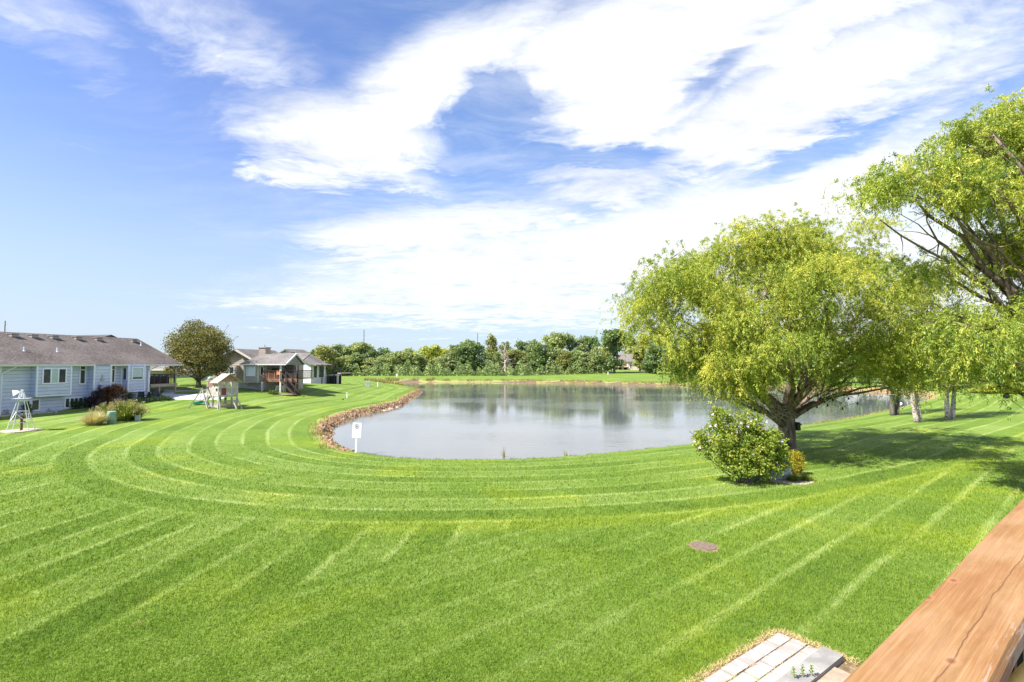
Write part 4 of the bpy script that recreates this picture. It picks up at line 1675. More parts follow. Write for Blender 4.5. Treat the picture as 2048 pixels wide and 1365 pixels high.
# weed sprigs in front of the wall
m_sprig = mat('fresh_leaf', (.16, .24, .05), .5, .3, 9)
for k, (u, v) in enumerate(((1588, 1357), (1606, 1355), (1624, 1353))):
    q = at_z(u, v, zt_ + .10)
    q[2] = zt_ + .10
    s = thing('weed_plant', q, ['weed sprig on the wall cap farthest from the cedar railing', 'middle weed sprig on the pale wall cap', 'weed sprig on the wall cap nearest the cedar railing'][k], 'weed', 'weed sprigs on the wall cap')
    mb = MB(q)
    mb.tube([(0, 0, 0), (.01, .01, .07), (.0, .02, .15)], [.005, .004, .002], 5)
    mb.build('stem', m_sprig, s)
    mb = MB(q)
    for i in range(14):
        a = i * 2.4 + k
        z0 = .03 + .009 * i
        r = .05 - .002 * i
        c_, s_ = math.cos(a), math.sin(a)
        mb.add([(0, 0, z0), (r * .5 * c_ - .014 * s_, r * .5 * s_ + .014 * c_, z0 + .02), (r * c_, r * s_, z0 + .012), (r * .5 * c_ + .014 * s_, r * .5 * s_ - .014 * c_, z0 + .02)], [(0, 1, 2, 3)])
    mb.build('leaf', m_sprig, s)

# ------------------------------------------------------------------ manhole / septic lid in the lawn
zl = gz(*LID)
lid = thing('access_lid', (LID[0], LID[1], zl), 'round brown access lid set flush in the lawn', 'lid')
mb = MB((LID[0], LID[1], zl))
mb.cyl((0, 0), .285, -.05, .022, 36)
mb.build('cover', mat('brown_lid', (.17, .125, .095), .85, .25, 18, spec=.2, bump=.3), lid)
mb = MB((LID[0], LID[1], zl))
a_ = np.linspace(0, 2 * math.pi, 60, endpoint=False)
ri = [(.286 * math.cos(t), .286 * math.sin(t), .012) for t in a_]
r2 = [((.35 + .02 * math.sin(5 * t) + .015 * math.sin(11 * t)) * math.cos(t), (.35 + .02 * math.sin(5 * t) + .015 * math.sin(11 * t)) * math.sin(t), .006) for t in a_]
mb.add(ri + r2, [(i, 60 + i, 60 + (i + 1) % 60, (i + 1) % 60) for i in range(60)])
mb.build('soil_ring', m_dry, lid)

# ------------------------------------------------------------------ white sign at the pond edge
q = ground(711, 906)
sg = thing('pond_sign', q, 'white rectangular sign on a leaning white post at the near pond edge', 'sign')
Ys = q[1]
top = at_depth(714.5, 846, Ys)
mid = at_depth(713, 875, Ys)
lean = (top - q)
mb = MB()
mb.bar(q - lean * .06 + np.array([0, .04, 0]), q + lean * .95 + np.array([0, .04, 0]), .10, .05, up=(0, 1, 0))
mb.build('post', m_white, sg)
ax = lean / np.linalg.norm(lean)
sx = np.cross(ax, (0, 1, 0))
sx /= np.linalg.norm(sx)
if sx[0] < 0:
    sx = -sx
wS = .26
hS0 = np.linalg.norm(at_depth(713, 876, Ys) - q)
hS1 = np.linalg.norm(lean) + .0
fr_ = np.array([0, -.012, 0])
A, B = q + ax * hS0, q + ax * hS1
mb = MB()
mb.prism([A - sx * wS, A + sx * wS, B + sx * wS, B - sx * wS], (0, .012, 0))
pn = mb.build('panel', m_white, sg)
ct = q + ax * (hS1 - .22) + fr_ * .4
mb = MB()
V_ = []
for rr in (.105, .135):
    for t in a_[::2]:
        V_.append(ct + sx * rr * math.cos(t) + ax * rr * math.sin(t))
mb.add(V_, [(i, (i + 1) % 30, 30 + (i + 1) % 30, 30 + i) for i in range(30)])
for (c1, c2, s1, s2) in ((-.07, .04, .02, .05), (-.05, .07, -.02, .01), (-.06, .03, -.06, -.035)):
    mb.add([ct + sx * c1 + ax * s1, ct + sx * c2 + ax * s1, ct + sx * c2 + ax * s2, ct + sx * c1 + ax * s2], [(0, 1, 2, 3)])
mb.build('emblem', mat('violet_print', (.16, .10, .26), .6, .1), pn)
ct2 = A + sx * (-.06) + ax * .16 + fr_ * .4
mb = MB()
mb.add([ct2 - sx * .07 - ax * .03, ct2 + sx * .07 - ax * .03, ct2 + sx * .07 + ax * .03, ct2 - sx * .07 + ax * .03], [(0, 1, 2, 3)])
mb.build('faded_print', mat('faded_print', (.80, .72, .66), .6, .05), pn)

# ------------------------------------------------------------------ garden windmill
q = ground(41, 862)
Yw = q[1]
px2m = Yw / 1000.0
wm = thing('garden_windmill', q, 'white ornamental garden windmill tower with a tail vane and no blades on the left lawn', 'windmill')
hT = (862 - 786) * px2m
wB, dB = .55, .55
tops = []
for sx in (-1, 1):
    for sy in (-1, 1):
        mb = MB(q, .5)
        mb.bar((sx * wB, sy * dB, -.05), (sx * .07, sy * .07, hT), .034)
        mb.build('leg', m_galv, wm)


def lp(sx, sy, z):
    k = 1 - z / hT
    return (sx * (.07 + (wB - .07) * k), sy * (.07 + (dB - .07) * k), z)


mb = MB(q, .5)
cor = [(-1, -1), (1, -1), (1, 1), (-1, 1)]
for i in range(4):
    a, b = cor[i], cor[(i + 1) % 4]
    for z in (.56, 1.28):
        mb.bar(lp(*a, z), lp(*b, z), .03)
    mb.bar(lp(*a, .56), lp(*b, 1.28), .022)
    mb.bar(lp(*b, .56), lp(*a, 1.28), .022)
mb.build('brace', m_galv, wm)
mb = MB(q, .5)
zp = hT - .42
mb.box(-.42, .42, -.42, .42, zp, zp + .03)
mb.cyl((0, 0), .16, zp - .16, zp - .002, 10)
mb.build('platform', m_galv, wm)
mb = MB(q, .5)
mb.tube([(0, 0, hT - .3), (0, 0, hT + .12)], .03, 8)
mb.tube([(0, 0, hT + .1), (.02, -.12, hT + .14)], [.07, .07], 10)
mb.build('hub', m_white, wm)
tv = MB()
tA_ = at_depth(42, 783, Yw)
tv.bar(tA_, at_depth(34, 786.5, Yw), .035)
tv.build('tail_boom', m_white, wm)
tv = MB()
pl_ = [at_depth(24, 781, Yw), at_depth(36.5, 781.5, Yw), at_depth(37.2, 786.5, Yw), at_depth(26, 793, Yw)]
tv.prism(pl_, (0, .015, 0))
tv.build('tail_vane', m_white, wm)
pm = thing('hand_pump', q + np.array([.0, .05, 0]), 'rusty old hand pump standing inside the garden windmill', 'pump')
mb = MB(q + np.array([0, .05, 0]))
mb.cyl((0, 0), .07, -.02, .75, 10)
mb.cyl((0, 0), .11, .75, .95, 10)
mb.tube([(0, 0, .6), (.2, -.02, .6), (.27, -.02, .5)], .035, 8)
mb.build('body', m_rust, pm)
mb = MB(q + np.array([0, .05, 0]))
mb.tube([(0, 0, .95), (.12, 0, 1.05), (.32, 0, .75)], .02, 6)
mb.build('handle', m_rust, pm)
mb = MB((q[0], q[1], gz(q[0], q[1])), .5)
V_ = [((1.0 + .12 * math.sin(3 * t)) * math.cos(t), (1.0 + .12 * math.cos(4 * t)) * math.sin(t), .035) for t in a_[::3]]
mb.add(V_, [tuple(range(20))])
mb.prism([(v[0], v[1], -.15) for v in V_], (0, 0, .18))
tag(mb.build('stone_pad', mat('pale_gravel', (.46, .38, .30), .95, .3, 9, bump=.3)), 'pale stone pad under the garden windmill', 'pad')

# ------------------------------------------------------------------ utility boxes, pipes, markers
q = ground(223, 846.5)
k_ = q[1] / 1000
ped = thing('utility_pedestal', q, 'round-topped mint green utility pedestal beside the ornamental grasses', 'utility box')
m_mint = mat('mint_plastic', (.22, .38, .27), .5, .12, 6)
m_mint_d = mat('mint_plastic_grooves', (.13, .28, .20), .6, .1, 6)
hh_ = 23.5 * k_
rr_ = 8 * k_
mb = MB(q)
mb.tube([(0, 0, -.05), (0, 0, hh_ - .1), (0, 0, hh_ - .03), (0, 0, hh_)], [rr_ * 1.02, rr_ * .96, rr_ * .93, rr_ * .7], 20)
mb.build('body', m_mint, ped)
mb = MB(q)
for i in range(5):
    z = .12 + i * (hh_ - .25) / 5
    mb.cyl((0, 0), rr_ * 1.035, z, z + .03, 20)
mb.build('rib', m_mint_d, ped)
q = ground(275.5, 842)
bx_ = thing('utility_box', q, 'small pale grey utility box in front of the tall green grasses', 'utility box')
k_ = q[1] / 1000
mb = MB(q, .3)
mb.box(-4 * k_, 4 * k_, -.12, .12, -.05, 10 * k_)
mb.build('cabinet', mat('grey_green_metal', (.40, .44, .40), .5, .08), bx_)
mb = MB(q, .3)
mb.box(-4.3 * k_, 4.3 * k_, -.14, .14, 10 * k_ + .002, 10.8 * k_)
mb.build('lid', mat('grey_green_metal', (.40, .44, .40)), bx_)
q = ground(735.5, 773)
k_ = q[1] / 1000
tb_ = thing('transformer_box', q, 'pale grey transformer cabinet on the lawn near the far bend of the pond', 'utility box')
mb = MB(q, .2)
mb.box(-4.6 * k_, 4.6 * k_, -.4, .4, -.05, 7.5 * k_)
mb.build('cabinet', mat('pale_grey_metal', (.55, .56, .60), .5, .06), tb_)
mb = MB(q, .2)
mb.box(-4.9 * k_, 4.9 * k_, -.44, .44, 7.5 * k_ + .002, 8.4 * k_)
mb.build('lid', mat('pale_grey_metal', (.55, .56, .60)), tb_)
mb = MB(q, .2)
mb.box(-4.2 * k_, -.3 * k_, -.412, -.401, .5 * k_, 7 * k_)
mb.box(.3 * k_, 4.2 * k_, -.412, -.401, .5 * k_, 7 * k_)
mb.build('door', mat('pale_grey_metal_door', (.50, .51, .56), .5, .06), tb_)
for (u, vb, vt, r_, lab) in ((694.5, 796.5, 787, 1.3, 'white vent pipe on the lawn beside the dark drain hole'),
                             (756, 773.5, 766, 1.2, 'white marker pipe just right of the transformer cabinet'),
                             (754.8, 763, 758, 1.1, 'white marker pipe behind the transformer cabinet, close to the dry reeds'),
                             (682, 757.5, 751, 1.1, 'white marker post beyond the deck of the white house')):
    q = ground(u, vb)
    k_ = q[1] / 1000
    v_ = thing('marker_pipe', q, lab, 'pipe', 'white pipes standing in the lawn')
    mb = MB(q)
    mb.cyl((0, 0), r_ * k_, -.05, (vb - vt) * k_, 10)
    mb.build('pipe', m_white, v_)
    mb = MB(q)
    mb.cyl((0, 0), r_ * k_ * 1.25, (vb - vt) * k_ + .002, (vb - vt) * k_ + .09, 10)
    mb.build('cap', m_white, v_)
q = ground(686, 800)
dr = thing('drain_grate', q, 'small dark round drain in a dry patch of lawn', 'drain')
mb = MB(q)
mb.cyl((0, 0), .11, -.05, .10, 14, .10)
mb.build('grate', m_black, dr)
q = ground(793.5, 757)
s2 = thing('far_pond_sign', q, 'small white sign on a post at the far left end of the pond', 'sign')
k_ = q[1] / 1000
mb = MB(q)
mb.box(-.08, .08, -.04, .04, -.05, 5.5 * k_)
mb.build('post', m_white, s2)
mb = MB(q)
mb.box(-1.5 * k_, 1.5 * k_, -.07, -.042, 3.8 * k_, 9 * k_)
mb.build('panel', m_white, s2)
q = ground(1216, 750)
s3 = thing('far_marker_post', q, 'white post on the slope below the cream house across the pond', 'post')
mb = MB(q)
mb.box(-.12, .12, -.12, .12, -.1, .95)
mb.build('post', m_white, s3)
mb = MB(q)
mb.box(-.15, .15, -.15, .15, .952, 1.02)
mb.build('cap', m_white, s3)

# utility poles far off
for (u, vt, vb, Y, w, lab) in ((728, 660, 745, 240, 1.25, 'tall brown utility pole rising behind the left part of the tree line'),
                               (955, 667, 745, 300, 1.0, 'distant utility pole rising behind the middle of the tree line'),
                               (10.5, 642, 735, 150, 1.5, 'dark utility pole rising behind the roof ridge of the blue-grey house')):
    t = at_depth(u, vt, Y)
    pl_ = thing('utility_pole', (t[0], t[1], 0), lab, 'utility pole')
    mb = MB((t[0], t[1], 0))
    mb.tube([(0, 0, -1), (0, 0, t[2])], [w * Y / 1000 * .8, w * Y / 1000 * .6], 8)
    mb.build('pole', mat('pole_wood', (.20, .17, .17), .9, .2), pl_)
    mb = MB((t[0], t[1], 0))
    for dzp in (1.0, 2.6, 4.2):
        mb.tube([(.1, 0, t[2] - dzp), (.75, 0, t[2] - dzp + .12)], .07, 6)
    mb.build('insulator', mat('insulator_grey', (.38, .38, .42), .5), pl_)

# ------------------------------------------------------------------ playset
q = ground(446, 815)
pq = np.array([q[0], q[1], q[2]])
ps_ = thing('playset', pq, 'weathered wooden playset with a roofed fort, swing frame and green slide', 'playset')
m_pw = wood_mat('bleached_wood', (.36, .31, .27), (.58, .52, .47), 5)
m_pd = wood_mat('faded_red_wood', (.28, .16, .13), (.42, .27, .22), 5)
m_pg = mat('green_plastic', (.0, .26, .17), .4, .1)
m_proof = wood_mat('playset_roof_boards', (.36, .26, .20), (.52, .40, .32), 6)
RZP = R(-36)


def PM():
    return MB(pq, RZP)


xs0, xs1, ys0, ys1 = -1.35, .95, -.85, .85
PH = 1.12
for x in (xs0, -.15, xs1):
    for y in (ys0, ys1):
        mb = PM()
        mb.box(x - .06, x + .06, y - .06, y + .06, -.05, 2.5 if x > -.2 else 2.45)
        mb.build('post', m_pw, ps_)
mb = PM()
mb.box(xs0, xs1, ys0, ys1, PH - .08, PH)
mb.box(xs0, -.2, ys0, ys1, 1.86, 1.93)
mb.build('floor', m_pw, ps_)
# clapboard walls on the upper level
mb = PM()
mb.box(-1.28, -.22, ys0 - .05, ys0 - .02, PH + .002, PH + .25)
for x in np.arange(-1.26, -.25, .16):
    mb.box(x, x + .12, ys0 - .05, ys0 - .02, PH + .252, 1.85)
for y in np.arange(ys0 + .1, ys1 - .1, .16):
    mb.box(xs1 + .02, xs1 + .05, y, y + .13, PH + .002, 1.86)
mb.box(xs1 + .02, xs1 + .05, ys0, ys1, 1.87, 2.02)
mb.box(xs1 + .02, xs1 + .05, ys0, ys0 + .35, 2.022, 2.5)
mb.box(xs1 + .02, xs1 + .05, ys0 + .55, ys0 + .95, 2.022, 2.5)
mb.box(xs1 + .02, xs1 + .05, ys0 + 1.2, ys1, 2.022, 2.5)
for x in np.arange(-.12, xs1 - .1, .15):
    mb.box(x, x + .12, ys0 - .05, ys0 - .02, PH + .002, 1.86 if x < .35 else 1.45)
mb.box(-.12, xs1, ys0 - .05, ys0 - .02, 1.87, 1.97)
mb.box(-.12, .1, ys0 - .05, ys0 - .02, 1.972, 2.48)
mb.box(.38, .62, ys0 - .05, ys0 - .02, 1.972, 2.48)
mb.build('wall_panel', m_pw, ps_)
mb = PM()
mb.box(xs1 + .055, xs1 + .075, -.62, -.2, PH + .1, 1.9)
mb.build('door', mat('dark_red_door', (.20, .05, .045), .6, .15), ps_)
# upper balcony rails
mb = PM()
for x in np.arange(-1.3, -.2, .13):
    mb.box(x, x + .07, ys0 - .02, ys0 + .02, 1.932, 2.55)
for y in np.arange(ys0, ys1, .13):
    mb.box(xs0 - .02, xs0 + .02, y, y + .07, 1.932, 2.55)
mb.box(xs0 - .05, -.2, ys0 - .05, ys0 + .05, 2.552, 2.62)
mb.box(xs0 - .05, xs0 + .05, ys0 + .06, ys1, 2.552, 2.62)
mb.build('balcony_rail', m_pd, ps_)
# gable roof over the house end
mb = PM()
rx0, rx1 = -.35, 1.3
zr0, zrt = 2.42, 3.25
for s in (-1, 1):
    mb.prism([(rx0, 0, zrt), (rx0, s * 1.12, zr0), (rx0, s * 1.12, zr0 - .05), (rx0, 0, zrt - .05)], (rx1 - rx0, 0, 0))
mb.build('roof', m_proof, ps_)
mb = PM()
mb.prism([(xs1 + .02, -1.0, 2.49), (xs1 + .02, 0, 3.18), (xs1 + .02, 1.0, 2.49)], (.05, 0, 0))
mb.build('gable', m_pd, ps_)
# picket fence and lattice at the bottom
mb = PM()
for x in np.arange(-1.3, -.15, .15):
    mb.box(x, x + .09, ys0 - .04, ys0 - .01, .02, .48)
for x in np.arange(-.1, .9, .15):
    mb.box(x, x + .09, ys0 - .04, ys0 - .01, .02, .42)
mb.box(xs0, xs1, ys0 - .06, ys0 - .045, .10, .17)
mb.build('picket_fence', m_pw, ps_)
mb = PM()
for i in range(-6, 12):
    y0_ = ys0 + i * .16
    a, b = max(y0_, ys0), min(y0_ + .6, ys1)
    if b > a:
        mb.bar((xs1 + .03, a, .05 + (a - y0_)), (xs1 + .03, b, .05 + (b - y0_)), .02, .05)
        mb.bar((xs1 + .05, a, .65 - (a - y0_)), (xs1 + .05, b, .65 - (b - y0_)), .02, .05)
mb.box(xs1 + .01, xs1 + .06, ys0, ys1, .655, .72)
mb.build('lattice', m_gwood, ps_)
mb = PM()
for (x, s) in ((xs0, 1), (-.15, -1), (-.15, 1), (xs1, -1)):
    mb.bar((x, ys0 - .03, PH - .45), (x + s * .4, ys0 - .03, PH - .05), .07)
mb.build('knee_brace', m_pw, ps_)
# swing beam with an A-frame at the left
k_ = q[1] / 1000
Ap = at_depth(404.5, 778, q[1] - 1.0)
bm0 = PM()
loc = (np.array([Ap[0], Ap[1], 0]) - pq) @ np.array([[math.cos(RZP), -math.sin(RZP), 0], [math.sin(RZP), math.cos(RZP), 0], [0, 0, 1]])
apx, apy, apz = loc[0], loc[1], 1.86
bm0.bar((apx, apy, apz), (xs0, ys0 + .2, apz), .09, .14)
bm0.build('swing_beam', mat('dark_green_wood', (.06, .09, .07), .7, .2), ps_)
mb = MB()
f1, f2, f3 = ground(377, 818), ground(415.5, 818.5), ground(403, 801)
tp = np.array([Ap[0], Ap[1], pq[2] + apz])
mb.bar(f1, tp, .09, .09)
mb.bar(f2, tp, .11, .09)
mid = lambda a, b, t: a + (b - a) * t
mb.bar(mid(f1, tp, .42), mid(f2, tp, .42), .07)
mb.bar(mid(mid(f1, tp, .42), mid(f2, tp, .42), .5), mid(f1, tp, .93), .06)
mb.build('a_frame', m_pw, ps_)
for k, t in enumerate((.35, .62)):
    bx_l, by_l = apx + (xs0 - apx) * t, apy + (ys0 + .2 - apy) * t
    sw = PM()
    sw.box(bx_l - .2, bx_l + .2, by_l - .1, by_l + .1, .45, .50)
    so = sw.build('swing_seat', m_pg, ps_)
    sw = PM()
    for s in (-.18, .18):
        sw.bar((bx_l + s, by_l, .5), (bx_l + s, by_l, apz), .02)
    sw.build('chain', m_galv, so)
# green slide going left
mb = MB()
s0 = pq + np.array([-1.9, 1.2, PH - .1])
s1_ = ground(382, 812) + np.array([0, .6, .12])
pts = [mid(s0, s1_, t) - np.array([0, 0, .25 * math.sin(math.pi * t)]) * .8 for t in np.linspace(0, 1, 12)]
dv = (s1_ - s0)
sd = np.array([-dv[1], dv[0], 0])
sd /= np.linalg.norm(sd)
V_, F_ = [], []
for p_ in pts:
    for (a, z) in ((-.32, .18), (-.28, 0), (.28, 0), (.32, .18), (.28, -.05), (-.28, -.05)):
        V_.append(p_ + sd * a + np.array([0, 0, z]))
for i in range(len(pts) - 1):
    for j in range(6):
        F_.append((i * 6 + j, i * 6 + (j + 1) % 6, i * 6 + 6 + (j + 1) % 6, i * 6 + 6 + j))
mb.add(V_, F_)
mb.build('slide', m_pg, ps_)
# green trims under the fort
for (lx0, w_) in ((-.9, .26), (.15, .34)):
    mb = PM()
    mb.box(lx0 - w_ / 2, lx0 + w_ / 2, -.1, .1, .36, .44)
    mb.box(lx0 - w_ / 2, lx0 + w_ / 2, .1, .16, .44, .95)
    sc_ = mb.build('bucket_swing', m_pg, ps_)
    mb = PM()
    for s in (-.1, .1):
        mb.bar((lx0 + s, .1, .95), (lx0 + s, .05, PH - .09), .025)
    mb.build('chain', m_galv, sc_)
mb = PM()
mb.tube([(-1.1, ys0 + .1, 2.62), (-1.1, ys0 + .1, 2.7), (-1.1, ys0 + .1, 2.85), (-1.1, ys0 + .1, 2.95)], [.1, .22, .22, .08], 12)
mb.build('toy_telescope', mat('pale_green_plastic', (.35, .52, .42), .5), ps_)
# ladder at the right
mb = PM()
for y in (.25, .75):
    mb.bar((xs1 + 1.2, y, -.05), (xs1 + .05, y, PH), .07)
for i in range(1, 5):
    t = i / 5
    mb.bar((xs1 + 1.2 - 1.15 * t, .25, PH * t), (xs1 + 1.2 - 1.15 * t, .75, PH * t), .05)
mb.build('ladder', m_pw, ps_)
mb = PM()
mb.bar((xs1 + .55, -.9, -.05), (xs1 + .02, -.86, PH), .09)
mb.build('support_leg', m_pw, ps_)

# ------------------------------------------------------------------ egret by the water
q = ground(1802, 813)
k_ = q[1] / 1000
eg = thing('white_egret', q, 'small white egret standing on the far lawn edge by the birches', 'bird')
m_feather = mat('white_feather', (.80, .79, .76), .8, .05)
mb = MB(q)
H_ = 9.5 * k_
mb.tube([(.22, 0, H_ * .40), (.15, 0, H_ * .50), (.02, 0, H_ * .60), (-.08, 0, H_ * .68), (-.06, 0, H_ * .78), (-.12, 0, H_ * .88), (-.20, 0, H_ * .95), (-.26, 0, H_ * .96)],
        [.02, .10, .14, .08, .045, .04, .055, .03], 10)
mb.smooth = True
mb.build('body', m_feather, eg)
mb = MB(q)
mb.tube([(-.27, 0, H_ * .96), (-.40, 0, H_ * .93)], [.022, .004], 6)
mb.build('beak', mat('yellow_beak', (.6, .4, .08), .5), eg)
for s in (-.03, .04):
    mb = MB(q)
    mb.tube([(.06 + s, s, -.03), (.04 + s, s, H_ * .26), (.06 + s, s, H_ * .5)], .014, 6)
    mb.build('leg', m_black, eg)


# ================================================================== FOLIAGE
def leaf_mat(name, stops, trans=0.35, rough=0.5, use_obj=False, tcol=(1.25, 1.2, .45)):
    m, n, p, out = new_mat(name)
    t = n.attr('tint')
    c = n.ramp(t, stops)
    if use_obj:
        oi = n.node('ShaderNodeObjectInfo')
        c = n.mix(1.0, c, oi.outputs['Color'], 'MULTIPLY')
    n.put(p.inputs['Base Color'], c)
    p.inputs['Roughness'].default_value = rough
    p.inputs['Specular IOR Level'].default_value = 0.3
    tr = n.node('ShaderNodeBsdfTranslucent')
    n.put(tr.inputs[0], n.mix(1.0, c, tcol, 'MULTIPLY'))
    mx = n.node('ShaderNodeMixShader')
    mx.inputs[0].default_value = trans
    n.nt.links.new(p.outputs[0], mx.inputs[1])
    n.nt.links.new(tr.outputs[0], mx.inputs[2])
    n.nt.links.new(mx.outputs[0], out.inputs[0])
    return m


def rand_dirs(g, N):
    v = g.normal(size=(N, 3))
    return v / np.linalg.norm(v, axis=1)[:, None]


def leaves(name, C, D, ln, wd, tint, material, parent, g, fold=0.0):
    """diamond leaves: centres C, long-axis directions D, lengths, widths"""
    N = len(C)
    S = np.cross(D, rand_dirs(g, N))
    S /= np.linalg.norm(S, axis=1)[:, None] + 1e-9
    ln = np.broadcast_to(ln, (N,))[:, None]
    wd = np.broadcast_to(wd, (N,))[:, None]
    V = np.empty((N, 4, 3))
    V[:, 0] = C - D * ln * .5
    V[:, 1] = C + S * wd * .5 - D * ln * .06
    V[:, 2] = C + D * ln * .5
    V[:, 3] = C - S * wd * .5 - D * ln * .06
    return link_mesh(name, V.reshape(-1, 3), np.arange(N * 4), np.full(N, 4), material, parent, attrs={'tint': ('FACE', tint)})


def sample_lobes(g, lobes, N, shell=0.42):
    L = np.array(lobes, float)
    w = (L[:, 3] * L[:, 4] * L[:, 5]) ** (2 / 3)
    k = g.choice(len(L), N, p=w / w.sum())
    d = rand_dirs(g, N)
    r = g.random(N) ** shell
    return L[k, :3] + d * r[:, None] * L[k, 3:6], k, d


def curve(a, b, g, sag=0.0, wig=0.08, n=7, lift=0.0):
    a, b = np.array(a, float), np.array(b, float)
    t = np.linspace(0, 1, n)[:, None]
    L = np.linalg.norm(b - a)
    off = np.cumsum(g.normal(0, wig * L / n, (n, 3)), 0)
    off -= t * off[-1]
    p = a + (b - a) * t + off
    p[:, 2] += (np.sin(t[:, 0] * math.pi) * lift * L)
    return p


def limbs(mb, base, fork, targets, g, r0, r1, subs=5, twigs=3, lob=None, wig=.10, lift=.06, fork_r=None, sub_len=.6, sides=7):
    """trunk to a fork, then a limb to each target with side branches and twigs"""
    n_t = 8
    tr = curve(base, fork, g, wig=.05, n=n_t)
    t = np.linspace(0, 1, n_t)
    rad = r1 + (r0 - r1) * (1 - t) ** 1.2 + r0 * .38 * np.exp(-t * 9)
    tr[0] = np.array(base) - np.array([0, 0, .25])
    top = tr[-1] + (tr[-1] - tr[-2]) / np.linalg.norm(tr[-1] - tr[-2]) * np.array([[r1 * .35], [r1 * .75]])
    mb.tube(np.vstack([tr, top]), np.concatenate([rad, [r1 * .85, r1 * .42]]), 14)
    for i, T in enumerate(targets):
        T = np.array(T, float)
        st = tr[-1 - (i % 3)] if i % 3 else tr[-1]
        P = curve(st, T, g, wig=wig, n=9, lift=lift)
        rr = np.linspace((fork_r or r1 * .55) * g.uniform(.65, 1.1), .035, 9)
        mb.tube(P, rr, sides)
        for s in range(subs):
            k = g.integers(2, 9)
            e = T + g.normal(0, 1, 3) * sub_len * (np.array(lob[i][3:6]) if lob is not None else 1.0) * .75
            Q = curve(P[k], e, g, wig=wig * 1.2, n=6, lift=lift)
            r_ = max(.016, rr[k] * .5)
            mb.tube(Q, np.linspace(r_, .012, 6), 5, cap=False)
            for w in range(twigs):
                j = g.integers(2, 6)
                e2 = Q[j] + g.normal(0, 1, 3) * np.array([.55, .55, .45]) * sub_len * 1.5
                mb.tube(curve(Q[j], e2, g, wig=.2, n=4), np.linspace(max(.009, r_ * .4), .006, 4), 4, cap=False)


def bark_mat(name, lo, hi, scale=6, zs=.25, bump=.7, spots=None):
    m, n, p, out = new_mat(name)
    P = n.pos()
    a = n.noise(n.mapping(P, scale=(1, 1, zs)), scale, 6.0, .7, .6)
    c = n.mix(n.smooth(a, .32, .68), lo, hi)
    if spots:
        b = n.noise(n.mapping(P, scale=(1, 1, 2.2)), 6.0, 4.0, .65)
        c = n.mix(n.smooth(b, .52, .58), c, spots)
    n.put(p.inputs['Base Color'], c)
    p.inputs['Roughness'].default_value = .9
    p.inputs['Specular IOR Level'].default_value = .15
    n.put(p.inputs['Normal'], n.bump(a, bump, .04))
    return m


m_bark = bark_mat('willow_bark', (.085, .062, .046), (.32, .24, .18))
m_bark_g = bark_mat('grey_bark', (.07, .06, .052), (.20, .175, .15))
m_birch = bark_mat('birch_bark', (.46, .37, .32), (.60, .50, .45), 5, .5, .4, (.09, .07, .06))
m_deadw = bark_mat('dead_wood', (.34, .28, .23), (.52, .44, .37))
m_willow = leaf_mat('willow_leaf', [(0, (.08, .135, .022)), (.3, (.24, .325, .046)), (.58, (.45, .49, .075)), (.8, (.64, .59, .09)), (1, (.72, .62, .18))], .33, tcol=(1.15, 1.16, .48))


